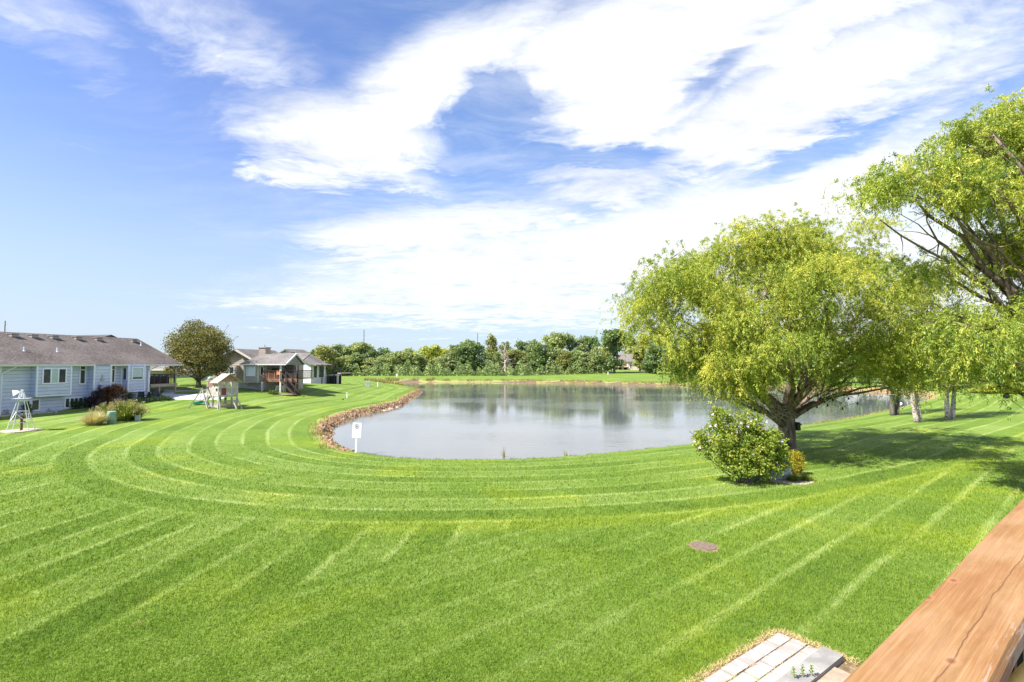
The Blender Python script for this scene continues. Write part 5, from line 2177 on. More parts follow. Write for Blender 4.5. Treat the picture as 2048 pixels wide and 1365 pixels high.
# ------------------------------------------------------------------ the two corkscrew willows
def willow(name, label, base, fork_h, lobes_px, depth, n_strand, per, seed, r0, r1, group='corkscrew willows by the deck', targets_extra=()):
    g = np.random.default_rng(seed)
    k = depth / 1000.0
    lobes = []
    for (u, v, ru, rv, dy) in lobes_px:
        c = at_depth(u, v, depth + dy)
        kk = (depth + dy) / 1000.0
        lobes.append((*c, ru * kk, max(ru, rv) * kk * .95, rv * kk))
    t = thing(name, base, label, 'tree', group)
    fork = np.array([base[0] + .1, base[1], base[2] + fork_h])
    mb = MB()
    prim = list(range(0, len(lobes), 3))
    limbs(mb, base, fork, [lobes[i][:3] for i in prim], g, r0, r1, subs=5, twigs=3, lob=[lobes[i] for i in prim], wig=.22, lift=.07, fork_r=r1 * .5, sub_len=.55)
    for i, l in enumerate(lobes):
        if i in prim:
            continue
        near = min(prim, key=lambda j: np.linalg.norm(np.array(lobes[j][:3]) - np.array(l[:3])))
        st = fork + (np.array(lobes[near][:3]) - fork) * g.uniform(.3, .5) + np.array([0, 0, .3])
        P = curve(st, l[:3], g, wig=.2, n=8, lift=.05)
        mb.tube(P, np.linspace(.085, .02, 8), 6)
        for _ in range(4):
            j = g.integers(2, 8)
            mb.tube(curve(P[j], P[j] + g.normal(0, .55, 3) * np.array([1, 1, .5]), g, wig=.2, n=5), np.linspace(.03, .007, 5), 4, cap=False)
    mb.smooth = True
    tk = mb.build('trunk', m_bark, t)
    # drooping leafy strands gathered in sprays
    n_spray = n_strand // 14
    n_cl = max(60, n_spray // 4)
    cc_, ck, cd = sample_lobes(g, lobes, n_cl, .40)
    cid = g.integers(0, n_cl, n_spray)
    ctint = np.clip(g.normal(0, .10, n_cl), -.16, .2)[cid]
    sc = cc_[cid] + np.clip(g.normal(0, 1, (n_spray, 3)), -1.5, 1.5) * np.array([.55, .55, .36]) * depth / 26
    kk, sd = ck[cid], cd[cid]
    sid = g.integers(0, n_spray, n_strand)
    size = np.array([l[3] for l in lobes])[kk][sid]
    O = sc[sid] + g.normal(0, 1, (n_strand, 3)) * np.array([.42, .42, .26])
    out = sd[sid] * np.array([1, 1, .35]) + g.normal(0, .45, (n_strand, 3))
    out /= np.linalg.norm(out, axis=1)[:, None]
    L = g.uniform(.5, 1.35, n_strand)
    ts = g.random((n_strand, per))
    ph = g.uniform(0, 6.28, (n_strand, 1))
    P = O[:, None, :] + out[:, None, :] * (ts * L[:, None] * .60)[..., None]
    P[..., 2] += .22 * ts - (ts ** 2) * L[:, None] * .85
    P[..., 0] += .07 * np.sin(ts * 11 + ph)
    P[..., 1] += .07 * np.cos(ts * 11 + ph)
    P += g.normal(0, .035, P.shape)
    D = out[:, None, :] * .45 + np.zeros_like(P)
    D[..., 2] -= .15 + 1.0 * ts
    D += g.normal(0, .55, P.shape)
    D /= np.linalg.norm(D, axis=2)[..., None]
    N = n_strand * per
    tint = np.clip(.45 + (ctint + g.normal(0, .08, n_spray))[sid][:, None] + g.normal(0, .09, (n_strand, 1)) + g.normal(0, .15, (n_strand, per)), 0, 1)
    C = P.reshape(-1, 3)
    leaves('crown', C, D.reshape(-1, 3), g.uniform(.08, .155, N), g.uniform(.019, .034, N), tint.ravel(), m_willow, t, g)
    return t, tk, lobes, fork


Dw = 26.4
wb = ground(1572, 905)
WL = [(1560, 492, 122, 78, 0), (1450, 508, 95, 72, -1), (1665, 520, 100, 75, 1), (1362, 560, 68, 62, .5), (1306, 605, 42, 70, 0),
      (1410, 610, 95, 72, -2.5), (1530, 590, 105, 70, -3.6), (1650, 600, 105, 75, -3), (1745, 575, 75, 75, -1), (1760, 640, 95, 75, -2.5),
      (1356, 665, 58, 60, -.5), (1350, 708, 36, 36, 1.5), (1420, 705, 65, 50, 2), (1500, 560, 120, 85, 4), (1640, 570, 120, 85, 4),
      (1440, 770, 50, 16, -1), (1690, 700, 75, 55, -3), (1800, 700, 85, 55, -1.5), (1830, 600, 70, 70, 0), (1560, 680, 70, 42, 3),
      (1880, 680, 70, 70, 1), (1720, 740, 70, 26, 0), (1480, 650, 70, 60, 3),
      (1545, 690, 62, 40, -4), (1470, 725, 55, 36, -2.8), (1615, 730, 50, 30, -3), (1585, 640, 85, 46, -4.6), (1312, 660, 44, 50, -.5), (1392, 722, 46, 34, 0), (1495, 752, 60, 26, -2), (1625, 762, 44, 18, -2), (1440, 738, 56, 34, -1)]
w1t, w1k, w1l, w1f = willow('willow_tree', 'large golden-green corkscrew willow with its trunk behind the flowering bush', wb, 2.0, WL, Dw, 11500, 60, 21, .46, .40)
# bare twiggy tangle low on the trunk's left side
g = np.random.default_rng(8)
mb = MB()
for i in range(70):
    a = w1f + np.array([g.uniform(-1.2, .2), g.uniform(-1.0, -.2), g.uniform(-.2, 1.4)])
    b = a + np.array([g.uniform(-1.6, .3), g.uniform(-.7, .2), g.uniform(-.3, .9)])
    mb.tube(curve(a, b, g, wig=.35, n=6), np.linspace(.016, .007, 6), 4, cap=False)
mb.build('bare_twigs', m_deadw, w1t)
# long low limbs reaching right over the lawn
mb = MB()
for (u, v, dy, r_) in ((1760, 772, -1, .13), (1700, 768, 1.0, .15), (1840, 765, 0, .11), (1420, 765, .3, .10), (1390, 772, -1.2, .07)):
    e = at_depth(u, v, Dw + dy)
    P = curve(w1f + np.array([0, 0, -.35]), e, g, wig=.12, n=10, lift=.05 if u > 1500 else -.02)
    mb.tube(P, np.linspace(r_, .025, 10), 7)
    for j in range(3, 10):
        for _ in range(2):
            mb.tube(curve(P[j], P[j] + g.normal(0, .45, 3) + np.array([0, 0, .25]), g, wig=.3, n=5), np.linspace(.022, .007, 5), 4, cap=False)
mb.smooth = True
mb.build('low_limb', m_bark, w1t)

D2 = 17.0
b2 = np.array([20.6, 17.2, 0.0])
b2[2] = gz(20.6, 17.2)
WL2 = [(1985, 270, 62, 55, 0), (2070, 275, 100, 75, 1), (1900, 350, 60, 50, .5), (1990, 370, 80, 60, -1), (2090, 390, 110, 90, 0),
       (1785, 385, 42, 42, 0), (1830, 400, 60, 40, .8), (1760, 440, 30, 30, .3), (1905, 430, 70, 36, -.5), (1880, 545, 45, 28, 1), (2040, 500, 60, 40, 2),
       (1990, 650, 75, 40, -1.5), (2060, 640, 90, 60, 0), (1930, 690, 55, 46, -.5), (2010, 720, 70, 36, .5), (1890, 640, 40, 36, 0),
       (2180, 300, 140, 120, 1), (2200, 480, 140, 110, 1), (2180, 620, 130, 90, 0), (2260, 400, 120, 120, 3), (1850, 735, 50, 30, .5), (1950, 745, 60, 22, 1.5)]
w2t, w2k, w2l, w2f = willow('willow_tree', 'taller corkscrew willow leaning in from beyond the right edge of the photo', b2, 2.6, WL2, D2, 8200, 60, 33, .55, .45)

# ------------------------------------------------------------------ things hung on the willow
q = np.array(w1f) + np.array([.40, -.25, -.62])
bh = thing('bird_house', q, 'dark bird house fixed on the right side of the willow trunk', 'bird house')
mb = MB(q, .3)
mb.box(-.11, .11, -.10, .10, -.2, .1)
mb.build('box', m_black, bh)
mb = MB(q, .3)
mb.prism([(-.17, -.15, .09), (.17, -.15, .09), (0, -.15, .24)], (0, .3, 0))
mb.build('roof', m_dwood, bh)
sl_t = thing('string_lights', w1f, 'drooping string of dark garden bulbs hung under the long right limb of the willow', 'string lights')
cab = MB()
for path in ([(1592, 826, 0), (1615, 818, .3), (1634, 812, .4), (1650, 800, .5), (1685, 787, .6)],
             [(1640, 800, .5), (1655, 809, .6), (1685, 815, .8), (1715, 805, 1.0), (1740, 792, 1.2)],
             [(1650, 797, .5), (1665, 798, .6), (1697, 795, .9), (1730, 785, 1.1)]):
    pts = [at_depth(u, v, Dw - 1 + dy) for (u, v, dy) in path]
    cab.tube(pts, .008, 4)
    for pnt in pts[1:-1] if len(path) > 4 else pts[:-1]:
        mb = MB(pnt)
        mb.tube([(0, 0, .0), (0, 0, -.05), (0, 0, -.10), (0, 0, -.13)], [.022, .04, .05, .02], 8)
        mb.build('bulb', m_black, sl_t)
cab.build('cable', m_black, sl_t)
pts = [at_depth(2003, 788, 17), at_depth(2013, 793, 17), at_depth(2030, 806, 17), at_depth(2046, 818, 17.0), at_depth(2100, 852, 17)]
c2 = thing('hanging_lamp', pts[1], 'dark lamp on a thin sloping wire hanging from the right-hand willow', 'lamp')
mb = MB()
mb.tube([pts[0] + np.array([-.3, 0, .8]), pts[0] + np.array([-.05, 0, .2]), pts[1], pts[2], pts[3], pts[4]], .008, 4)
mb.build('wire', m_black, c2)
mb = MB(pts[1])
mb.tube([(0, 0, .12), (0, 0, .05), (0, 0, -.03), (0, 0, -.08)], [.03, .08, .09, .03], 8)
mb.build('shade', m_black, c2)


# ------------------------------------------------------------------ ordinary broadleaf trees
def broadleaf(name, label, cat, base, lobes, n, ln, wd, material, seed, trunk_m, r0, r1, fork, group=None, clusters=None, sig=.35, flat=.7, subs=4, tint0=.5, color=None, targets=None, shell=.42):
    g = np.random.default_rng(seed)
    t = thing(name, base, label, cat, group)
    mb = MB()
    limbs(mb, base, fork, [l[:3] for l in lobes] if targets is None else targets, g, r0, r1, subs=subs, twigs=2, lob=lobes if targets is None else None, wig=.1, lift=.03, fork_r=r1 * .6, sub_len=.7)
    mb.smooth = True
    mb.build('trunk', trunk_m, t)
    nc = clusters or n // 30
    C, k, d = sample_lobes(g, lobes, nc, shell)
    sid = g.integers(0, nc, n)
    P = C[sid] + g.normal(0, 1, (n, 3)) * np.array([sig, sig, sig * flat])
    D = rand_dirs(g, n)
    tint = np.clip(tint0 + g.normal(0, .15, nc)[sid] + g.normal(0, .14, n), 0, 1)
    o = leaves('crown', P, D, g.uniform(.7, 1.3, n) * ln, g.uniform(.7, 1.3, n) * wd, tint, material, t, g)
    if color:
        o.color = (*color, 1)
    return t


def pl_lobes(px, depth):
    out = []
    for (u, v, ru, rv, dy) in px:
        c = at_depth(u, v, depth + dy)
        kk = (depth + dy) / 1000
        out.append((*c, ru * kk, max(ru, rv) * kk * .9, rv * kk))
    return out


m_ash = leaf_mat('bronze_green_leaf', [(0, (.05, .062, .018)), (.4, (.145, .150, .045)), (.7, (.25, .225, .07)), (1, (.40, .30, .10))], .28)
Da = 61.5
q = at_depth(397, 786, Da)
q[2] = gz(q[0], q[1])
AL = pl_lobes([(397, 690, 58, 44, 0), (360, 715, 32, 30, 0), (432, 715, 32, 32, 0), (395, 725, 50, 28, -2), (395, 668, 38, 28, 0), (430, 690, 32, 34, -1), (364, 690, 30, 34, -1), (350, 738, 20, 14, 0), (440, 740, 20, 14, -.5), (400, 700, 50, 40, -2)], Da)
broadleaf('shade_tree', 'round bronze-green shade tree between the blue-grey house and the tan house', 'tree', q, AL, 30000, .20, .11, m_ash, 5, m_bark_g, .30, .24,
          at_depth(397, 760, Da), clusters=1500, sig=.26)

# birches on the right lawn
m_birchleaf = leaf_mat('birch_leaf', [(0, (.04, .075, .012)), (.45, (.11, .16, .018)), (.75, (.23, .25, .03)), (1, (.38, .34, .05))], .4)
for k_i, (u, v, uA, uB, lab) in enumerate(((1789, 831, 1784, 1799, 'dark twin-trunk birch nearest the water, left of the white egret'),
                                           (1836, 845, 1818, 1830, 'speckled twin-trunk birch nearest the deck, middle of the three birches'),
                                           (1900, 838, 1893, 1909, 'pale twin-trunk birch farthest right on the lawn'))):
    q = ground(u, v)
    g = np.random.default_rng(50 + k_i)
    dpt = q[1]
    t = thing('birch_tree', q, lab, 'tree', 'twin-trunk birches on the right lawn')
    kk = dpt / 1000
    wdt = 7 * kk
    for s, uu in ((-1, uA), (1, uB)):
        a = q + np.array([s * 5.0 * kk, s * .1, -.2])
        b = at_depth(uu, 775, dpt + s * .2)
        c = at_depth(uu + s * 10, 640, dpt + s * .8)
        mb = MB()
        P = np.vstack([curve(a, b, g, wig=.05, n=6), curve(b, c, g, wig=.08, n=6)[1:]])
        mb.tube(P, np.linspace(wdt * .72, .04, 11), 10)
        for j in range(5, 11):
            for _ in range(4):
                e = P[j] + g.normal(0, 1, 3) * np.array([1.3, 1.3, .6])
                mb.tube(curve(P[j], e, g, wig=.15, n=5), np.linspace(.04, .01, 5), 5, cap=False)
        mb.smooth = True
        mb.build('trunk', m_birch if k_i else m_bark_g, t)
    L = pl_lobes([(u - 8, 720, 44, 42, 0), (u + 10, 680, 46, 50, 1), (u - 4, 755, 40, 26, -.5), (u + 8, 640, 40, 40, 0), (u, 772, 34, 12, 0)], dpt)
    n_ = 13000
    C, kx, d = sample_lobes(g, L, 900, .5)
    sid = g.integers(0, 900, n_)
    P = C[sid] + g.normal(0, .24, (n_, 3))
    D = rand_dirs(g, n_)
    D[:, 2] -= .6
    D /= np.linalg.norm(D, axis=1)[:, None]
    leaves('crown', P, D, g.uniform(.10, .18, n_), g.uniform(.06, .10, n_), np.clip(.55 + g.normal(0, .15, 900)[sid] + g.normal(0, .12, n_), 0, 1), m_birchleaf, t, g)

# ------------------------------------------------------------------ shrubs
m_hib = leaf_mat('hibiscus_leaf', [(0, (.05, .10, .014)), (.4, (.17, .25, .028)), (.7, (.31, .37, .05)), (1, (.46, .43, .09))], .35)
m_pink = mat('pale_pink_petal', (.78, .62, .70), .6, .12, 20)


def shrub(name, label, q, lobes, n, ln, wd, material, seed, stems=9, group=None, sig=.12, clusters=None, cat='shrub', tint0=.5, stem_m=None, up=0.0, shell=.4):
    g = np.random.default_rng(seed)
    t = thing(name, q, label, cat, group)
    L = [(*(np.array(q) + np.array(l[:3])), *l[3:]) for l in lobes]
    mb = MB()
    for i in range(stems):
        l = L[i % len(L)]
        e = np.array(l[:3]) + g.normal(0, .5, 3) * np.array(l[3:6])
        e[2] = max(e[2], q[2] + .1)
        mb.tube(curve(np.array(q) + np.array([g.normal(0, .06), g.normal(0, .06), -.08]), e, g, wig=.12, n=6), np.linspace(.035, .008, 6), 5)
    mb.build('stem', stem_m or m_bark_g, t)
    nc = clusters or max(20, n // 22)
    C, k, d = sample_lobes(g, L, nc, shell)
    C[:, 2] = np.maximum(C[:, 2], q[2] + .05)
    sid = g.integers(0, nc, n)
    P = C[sid] + g.normal(0, sig, (n, 3))
    P[:, 2] = np.maximum(P[:, 2], q[2] + .02)
    D = rand_dirs(g, n)
    D[:, 2] += up
    D /= np.linalg.norm(D, axis=1)[:, None]
    tint = np.clip(tint0 + g.normal(0, .14, nc)[sid] + g.normal(0, .13, n), 0, 1)
    leaves('foliage', P, D, g.uniform(.7, 1.3, n) * ln, g.uniform(.7, 1.3, n) * wd, tint, material, t, g)
    return t, L


q = ground(1490, 966)
kk = q[1] / 1000
hb_l = [(0, 0, 75 * kk, 62 * kk, 55 * kk, 44 * kk), (-55 * kk, 0, 78 * kk, 40 * kk, 40 * kk, 36 * kk), (50 * kk, .1, 70 * kk, 34 * kk, 36 * kk, 40 * kk), (-35 * kk, .1, 118 * kk, 32 * kk, 32 * kk, 26 * kk),
        (15 * kk, 0, 112 * kk, 26 * kk, 28 * kk, 24 * kk), (-10 * kk, -.3, 42 * kk, 50 * kk, 45 * kk, 30 * kk), (-82 * kk, .1, 82 * kk, 18 * kk, 20 * kk, 20 * kk), (-50 * kk, .1, 136 * kk, 14 * kk, 16 * kk, 10 * kk), (6 * kk, .1, 136 * kk, 10 * kk, 10 * kk, 10 * kk), (40 * kk, -.1, 30 * kk, 34 * kk, 30 * kk, 20 * kk), (70 * kk, -.1, 52 * kk, 18 * kk, 20 * kk, 26 * kk)]
hb, hbL = shrub('hibiscus_bush', 'rose of Sharon bush with pale pink flowers in front of the willow trunk', q, hb_l, 19000, .085, .062, m_hib, 61, stems=22, sig=.075, clusters=720, tint0=.58)
g = np.random.default_rng(12)
for (u, v) in ((1424, 828), (1459, 828), (1500, 843), (1511, 838), (1532, 843), (1420, 851), (1388, 881), (1398, 895), (1437, 905), (1472, 864), (1506, 907), (1524, 858), (1563, 882), (1430, 850), (1418, 881), (1495, 852), (1550, 895), (1480, 845)):
    c = at_depth(u, v, q[1] - .35)
    mb = MB(c)
    for i in range(5):
        a = i * 1.257 + g.uniform(0, 1)
        r = .055
        mb.add([(0, 0, 0), (r * math.cos(a - .5), -.02, r * math.sin(a - .5)), (r * 1.25 * math.cos(a), -.03, r * 1.25 * math.sin(a)), (r * math.cos(a + .5), -.02, r * math.sin(a + .5))], [(0, 1, 2, 3)])
    mb.build('flower', m_pink, hb)
# pale rock, golden shrub and grassy tufts at the willow's foot
q = ground(1560, 958)
kk = q[1] / 1000
g = np.random.default_rng(3)
rk = MB(q)
a_r = np.linspace(0, 2 * math.pi, 14, endpoint=False)
prv = []
for z, r in ((-.1, .42), (.2, .44), (.45, .37), (.66, .28), (.80, .12)):
    prv.append([(r * math.cos(t) * g.uniform(.85, 1.12), .7 * r * math.sin(t) * g.uniform(.85, 1.12), z + g.normal(0, .03)) for t in a_r])
V_ = [v for ring_ in prv for v in ring_]
rk.add(V_, [(i * 14 + j, i * 14 + (j + 1) % 14, (i + 1) * 14 + (j + 1) % 14, (i + 1) * 14 + j) for i in range(4) for j in range(14)] + [tuple(range(56, 70))])
tag(rk.build('landscape_rock', mat('white_lilac_rock', (.58, .57, .64), .85, .15, 4, bump=.4)), 'upright whitish landscape rock behind the right side of the flowering bush', 'rock')
m_gold = leaf_mat('golden_leaf', [(0, (.13, .12, .012)), (.4, (.32, .28, .02)), (.75, (.46, .38, .03)), (1, (.55, .44, .06))], .3)
q = ground(1592, 950)
kk = q[1] / 1000
shrub('golden_shrub', 'small rounded golden-yellow shrub at the foot of the willow trunk', q, [(0, 0, 20 * kk, 17 * kk, 17 * kk, 20 * kk), (1 * kk, 0, 36 * kk, 12 * kk, 12 * kk, 12 * kk)], 4200, .06, .022, m_gold, 71, stems=8, sig=.05, clusters=260, up=.6)


def grass_clump(name, label, q, r, hgt, n, material, seed, group=None, wid=.012, droop=.7, spread=1.0, cat='ornamental grass', plume=None):
    g = np.random.default_rng(seed)
    t = thing(name, q, label, cat, group)
    th = g.uniform(0, 2 * math.pi, n)
    rr = r * .28 * np.sqrt(g.random(n))
    fr = g.random(n) ** .8
    reach = r * spread * (.08 + .85 * fr)
    hh = hgt * (1.0 - .62 * fr ** 1.6) * g.uniform(.72, 1.08, n)
    c, s = np.cos(th), np.sin(th)
    ts = np.array([0, .35, .7, 1.0])
    V = np.empty((n, 8, 3))
    for i, tt in enumerate(ts):
        rad = rr + reach * tt ** 1.5
        z = hh * (tt * 1.35 - .35 * droop * tt ** 3 - (1 - droop) * .35 * tt)
        w = wid * (1 - tt * .85)
        jx = g.normal(0, .02 * tt, n)
        V[:, i * 2] = np.stack([q[0] + c * rad - s * w + jx, q[1] + s * rad + c * w, q[2] + z - .03], 1)
        V[:, i * 2 + 1] = np.stack([q[0] + c * rad + s * w + jx, q[1] + s * rad - c * w, q[2] + z - .03], 1)
    base = (np.arange(n) * 8)[:, None]
    f = np.concatenate([base + np.array([[i * 2, i * 2 + 1, i * 2 + 3, i * 2 + 2]]) for i in range(3)], 1).reshape(-1, 4)
    tint = np.repeat(np.clip(g.normal(.5, .2, n), 0, 1), 3)
    link_mesh('blade', V.reshape(-1, 3), f.ravel(), np.full(len(f), 4), material, t, attrs={'tint': ('FACE', tint)})
    if plume:
        m_ = n // 7
        P = V[:m_, 6] + g.normal(0, .03, (m_, 3))
        P = np.repeat(P, 5, 0) + g.normal(0, .05, (m_ * 5, 3))
        D = np.tile(np.array([0, 0, 1.0]), (m_ * 5, 1)) + g.normal(0, .4, (m_ * 5, 3))
        D /= np.linalg.norm(D, axis=1)[:, None]
        leaves('plume', P, D, .16, .03, np.clip(g.normal(.6, .15, m_ * 5), 0, 1), plume, t, g)
    return t


m_og = leaf_mat('green_grass_blade', [(0, (.06, .10, .015)), (.5, (.16, .22, .035)), (1, (.34, .36, .10))], .3)
m_pale = leaf_mat('cream_grass_blade', [(0, (.30, .26, .12)), (.5, (.52, .46, .27)), (1, (.66, .60, .42))], .3)
m_plume = leaf_mat('buff_plume', [(0, (.34, .27, .14)), (1, (.55, .46, .28))], .3)
for (u, v, r_, h_, lab, m_, sd_) in ((1585, 963, .42, .35, 'low tuft of strappy grass below the golden shrub', m_og, 1), (1612, 962, .38, .32, 'low tuft of strappy grass right of the golden shrub', m_og, 2)):
    grass_clump('grass_tuft', lab, ground(u, v), r_, h_, 260, m_, sd_, 'grass tufts at the foot of the willow')
q = ground(1590, 966)
mb = MB(q)
V_ = [((1.05 + .1 * math.sin(3 * t)) * math.cos(t) * .75, (.42 + .04 * math.cos(5 * t)) * math.sin(t), .022) for t in a_[::2]]
mb.prism([(v[0], v[1] + .1, -.1) for v in V_], (0, 0, .125))
tag(mb.build('mulch_bed', mat('pale_mulch', (.42, .33, .27), .95, .3, 14, bump=.4)), 'pale mulch ring under the golden shrub', 'mulch bed')
# ornamental grasses on the left lawn
for (u, v, ru, hu, n_, m_, lab, sd_, pl_m) in ((188, 850, 36, 29, 800, m_pale, 'cream dried ornamental grass left of the mint green pedestal', 11, None),
                                            (212, 842, 30, 36, 700, m_og, 'tall blue-green ornamental grass behind the mint green pedestal', 12, m_plume),
                                            (248, 842, 36, 42, 1000, m_og, 'tallest green ornamental grass with buff plumes behind the small grey box', 13, m_plume),
                                            (272, 840, 24, 36, 600, m_og, 'rightmost green ornamental grass with buff plumes beside the small grey box', 14, m_plume)):
    q = ground(u, v)
    kk = q[1] / 1000
    grass_clump('ornamental_grass', lab, q, ru * kk, hu * kk, n_, m_, sd_, 'ornamental grasses on the left lawn', wid=.02, plume=pl_m, spread=.95)
# shrubs along the blue-grey house
m_redl = leaf_mat('red_leaf', [(0, (.03, .016, .014)), (.35, (.13, .045, .035)), (.6, (.26, .085, .055)), (.75, (.20, .15, .05)), (1, (.16, .20, .05))], .3)
m_plum = leaf_mat('plum_leaf', [(0, (.014, .012, .018)), (.5, (.050, .030, .040)), (1, (.13, .04, .06))], .2)
m_dkg = leaf_mat('dark_green_leaf', [(0, (.012, .028, .008)), (.5, (.035, .070, .018)), (1, (.09, .14, .035))], .2)
m_midg = leaf_mat('mid_green_leaf', [(0, (.035, .06, .012)), (.5, (.10, .16, .03)), (1, (.24, .28, .07))], .3)
for (u, v, lob, n_, m_, nm, lab, sd_, ln_) in (
        (227, 811, [(0, 0, 20, 24, 20, 19), (6, 0, 30, 17, 14, 13), (-10, 0, 26, 12, 12, 14)], 7000, m_redl, 'red_leaf_shrub', 'large red-leaved shrub against the blue-grey house', 81, .10),
        (195, 816, [(0, 0, 18, 13, 12, 20), (-6, 0, 14, 14, 10, 10), (2, 0, 36, 6, 6, 9)], 3600, m_plum, 'plum_shrub', 'dark plum-leaved shrub just left of the red-leaved shrub', 82, .10),
        (151, 818, [(0, 0, 8, 13, 12, 9)], 2600, m_dkg, 'round_shrub', 'clipped dark green shrub below the four-pane basement window', 83, .07),
        (177, 815, [(0, 0, 9, 10, 10, 10)], 2000, m_dkg, 'round_shrub', 'clipped dark green shrub between the basement window and the plum shrub', 84, .07),
        (258, 806, [(0, 0, 9, 11, 10, 10)], 1800, m_dkg, 'round_shrub', 'dark green shrub between the red-leaved shrub and the patio chairs', 85, .07),
        (338, 801, [(0, 0, 2.5, 9, 8, 4)], 1200, m_dkg, 'round_shrub', 'low dark mound of a shrub at the foot of the outer deck post', 86, .07),
        (6, 832, [(0, 0, 6, 9, 8, 7)], 1300, m_midg, 'garden_plant', 'yellow-green garden plant at the left edge of the flower bed', 87, .09),
        (20, 829, [(0, 0, 6, 10, 8, 7)], 1300, m_midg, 'garden_plant', 'bushy green garden plant behind the left leg of the windmill', 88, .09),
        (36, 827, [(0, 0, 7, 8, 7, 8)], 1000, m_midg, 'garden_plant', 'tall leafy garden plant behind the middle of the windmill', 89, .09),
        (53, 829, [(0, 0, 11, 9, 8, 11)], 1600, m_midg, 'garden_plant', 'tall leafy garden plant in front of the left basement window', 90, .09),
        (92, 824, [(0, 0, 3, 8, 6, 3.5)], 900, m_midg, 'garden_plant', 'low spreading garden plant right of the basement window', 91, .07),
        (548, 789, [(0, 0, 3, 11, 10, 4), (-6, 0, 4, 5, 5, 4)], 1600, m_midg, 'garden_plant', 'low leafy plant in the bare island bed before the tan house deck', 92, .12)):
    q = ground(u, v)
    kk = q[1] / 1000
    L_ = [tuple(c * kk for c in l) for l in lob]
    shrub(nm, lab, q, L_, n_, ln_, ln_ * .6, m_, sd_, stems=7, sig=.08, cat='shrub' if 'shrub' in nm else 'plant')
# little island bed and stones by the flower bed
q = ground(563, 790)
mb = MB(q)
mb.prism([((1.3 + .2 * math.sin(3 * t)) * math.cos(t), (.8) * math.sin(t), -.1) for t in a_[::3]], (0, 0, .14))
tag(mb.build('mulch_bed', mat('brown_mulch', (.26, .19, .11), .95, .35, 6, bump=.5)), 'bare brown island bed in the lawn before the tan house', 'mulch bed')
g = np.random.default_rng(77)
m_stone = mat('buff_stone', (.42, .34, .27), .9, .25, 5, bump=.4)


def boulder(q, r, name, label, cat, group, m_, g):
    mb = MB(q, g.uniform(0, 3))
    n_ = 9
    a = np.linspace(0, 2 * math.pi, n_, endpoint=False)
    V_ = []
    for z, f in ((-.3, .8), (.05, 1.0), (.4, .8), (.6, .35)):
        V_ += [(r * f * math.cos(t) * g.uniform(.75, 1.2), r * f * .7 * math.sin(t) * g.uniform(.75, 1.2), r * (z + g.normal(0, .07))) for t in a]
    mb.add(V_, [(i * n_ + j, i * n_ + (j + 1) % n_, (i + 1) * n_ + (j + 1) % n_, (i + 1) * n_ + j) for i in range(3) for j in range(n_)] + [tuple(range(27, 36))])
    return tag(mb.build(name, m_), label, cat, group)


for i in range(16):
    q = ground(2 + i * 7.2 + g.uniform(-2, 2), 834 - i * .55)
    boulder(q, g.uniform(.14, .26), 'edging_stone', 'buff stone in the row edging the flower bed of the blue-grey house', 'stone', 'edging stones of the flower bed', m_stone, g)

# ------------------------------------------------------------------ rocks and weeds on the eroded bank
m_rip = mat('pale_riprap', (.44, .35, .27), .9, .3, 3, bump=.4)
m_rip2, n, p, out = new_mat('earthy_rubble')
P = n.pos()
n.put(p.inputs['Base Color'], n.ramp(n.noise(P, 2.6, 4.0, .75), [(.28, (.05, .035, .025)), (.42, (.26, .135, .075)), (.55, (.38, .24, .14)), (.68, (.50, .40, .27)), (.8, (.30, .28, .24))]))
p.inputs['Roughness'].default_value = .95
for i in range(34):
    t = g.random()
    u = 762 + (800 - 762) * t
    v = 824.5 - 9.5 * t - g.uniform(0, 7)
    p_ = at_z(u, v + 1, WATER_Z + .25)
    p_[2] = gz(p_[0], p_[1])
    boulder(p_, g.uniform(.22, .42), 'shore_boulder', 'pale rock in the heap on the eroded left bank of the pond', 'rock', 'pale rocks heaped on the left bank', m_rip, g)
lid_ = np.where((SHORE[:, 0] < -9.5) & (SHORE[:, 1] > 30.5) & (SHORE[:, 1] < 103))[0]
# loose rubble: uncountable small stones along the waterline
V_, F_, nb = [], [], 0
for i in range(1300):
    j = g.choice(lid_)
    a, b = SHORE[j], SHORE[(j + 1) % len(SHORE)]
    t = g.random()
    c = a + (b - a) * t
    nn = np.array([-(b - a)[1], (b - a)[0]])
    nn = nn / (np.linalg.norm(nn) + 1e-9)
    off = g.uniform(-.2, .8)
    x, y = c + nn * off
    if shore_dist([x], [y])[0] < -.25:
        x, y = c - nn * off
    z = gz(x, y)
    r = .045 + .13 * g.random() ** 2.2
    P = rand_dirs(g, 8) * r * np.array([1.2, 1.2, .8]) + np.array([x, y, z])
    V_.append(np.array([(x - r, y - r, z - r * .4), (x + r, y - r * .8, z - r * .4), (x + r * .8, y + r, z - r * .4), (x - r, y + r * .9, z - r * .4),
                        (x - r * .6, y - r * .5, z + r * g.uniform(.3, .8)), (x + r * .5, y - r * .6, z + r * g.uniform(.3, .8)), (x + r * .6, y + r * .5, z + r * g.uniform(.3, .8)), (x - r * .4, y + r * .6, z + r * g.uniform(.3, .8))]))
    F_ += [[k + nb for k in f] for f in [(4, 5, 6, 7), (0, 1, 5, 4), (1, 2, 6, 5), (2, 3, 7, 6), (3, 0, 4, 7)]]
    nb += 8
half = len(F_) * 2 // 3
rb = link_mesh('bank_rubble', np.vstack(V_), [i for f in F_ for i in f], [4] * len(F_), m_rip2)
tag(rb, 'reddish rubble and clods along the eroded left bank', 'rubble', kind='stuff')


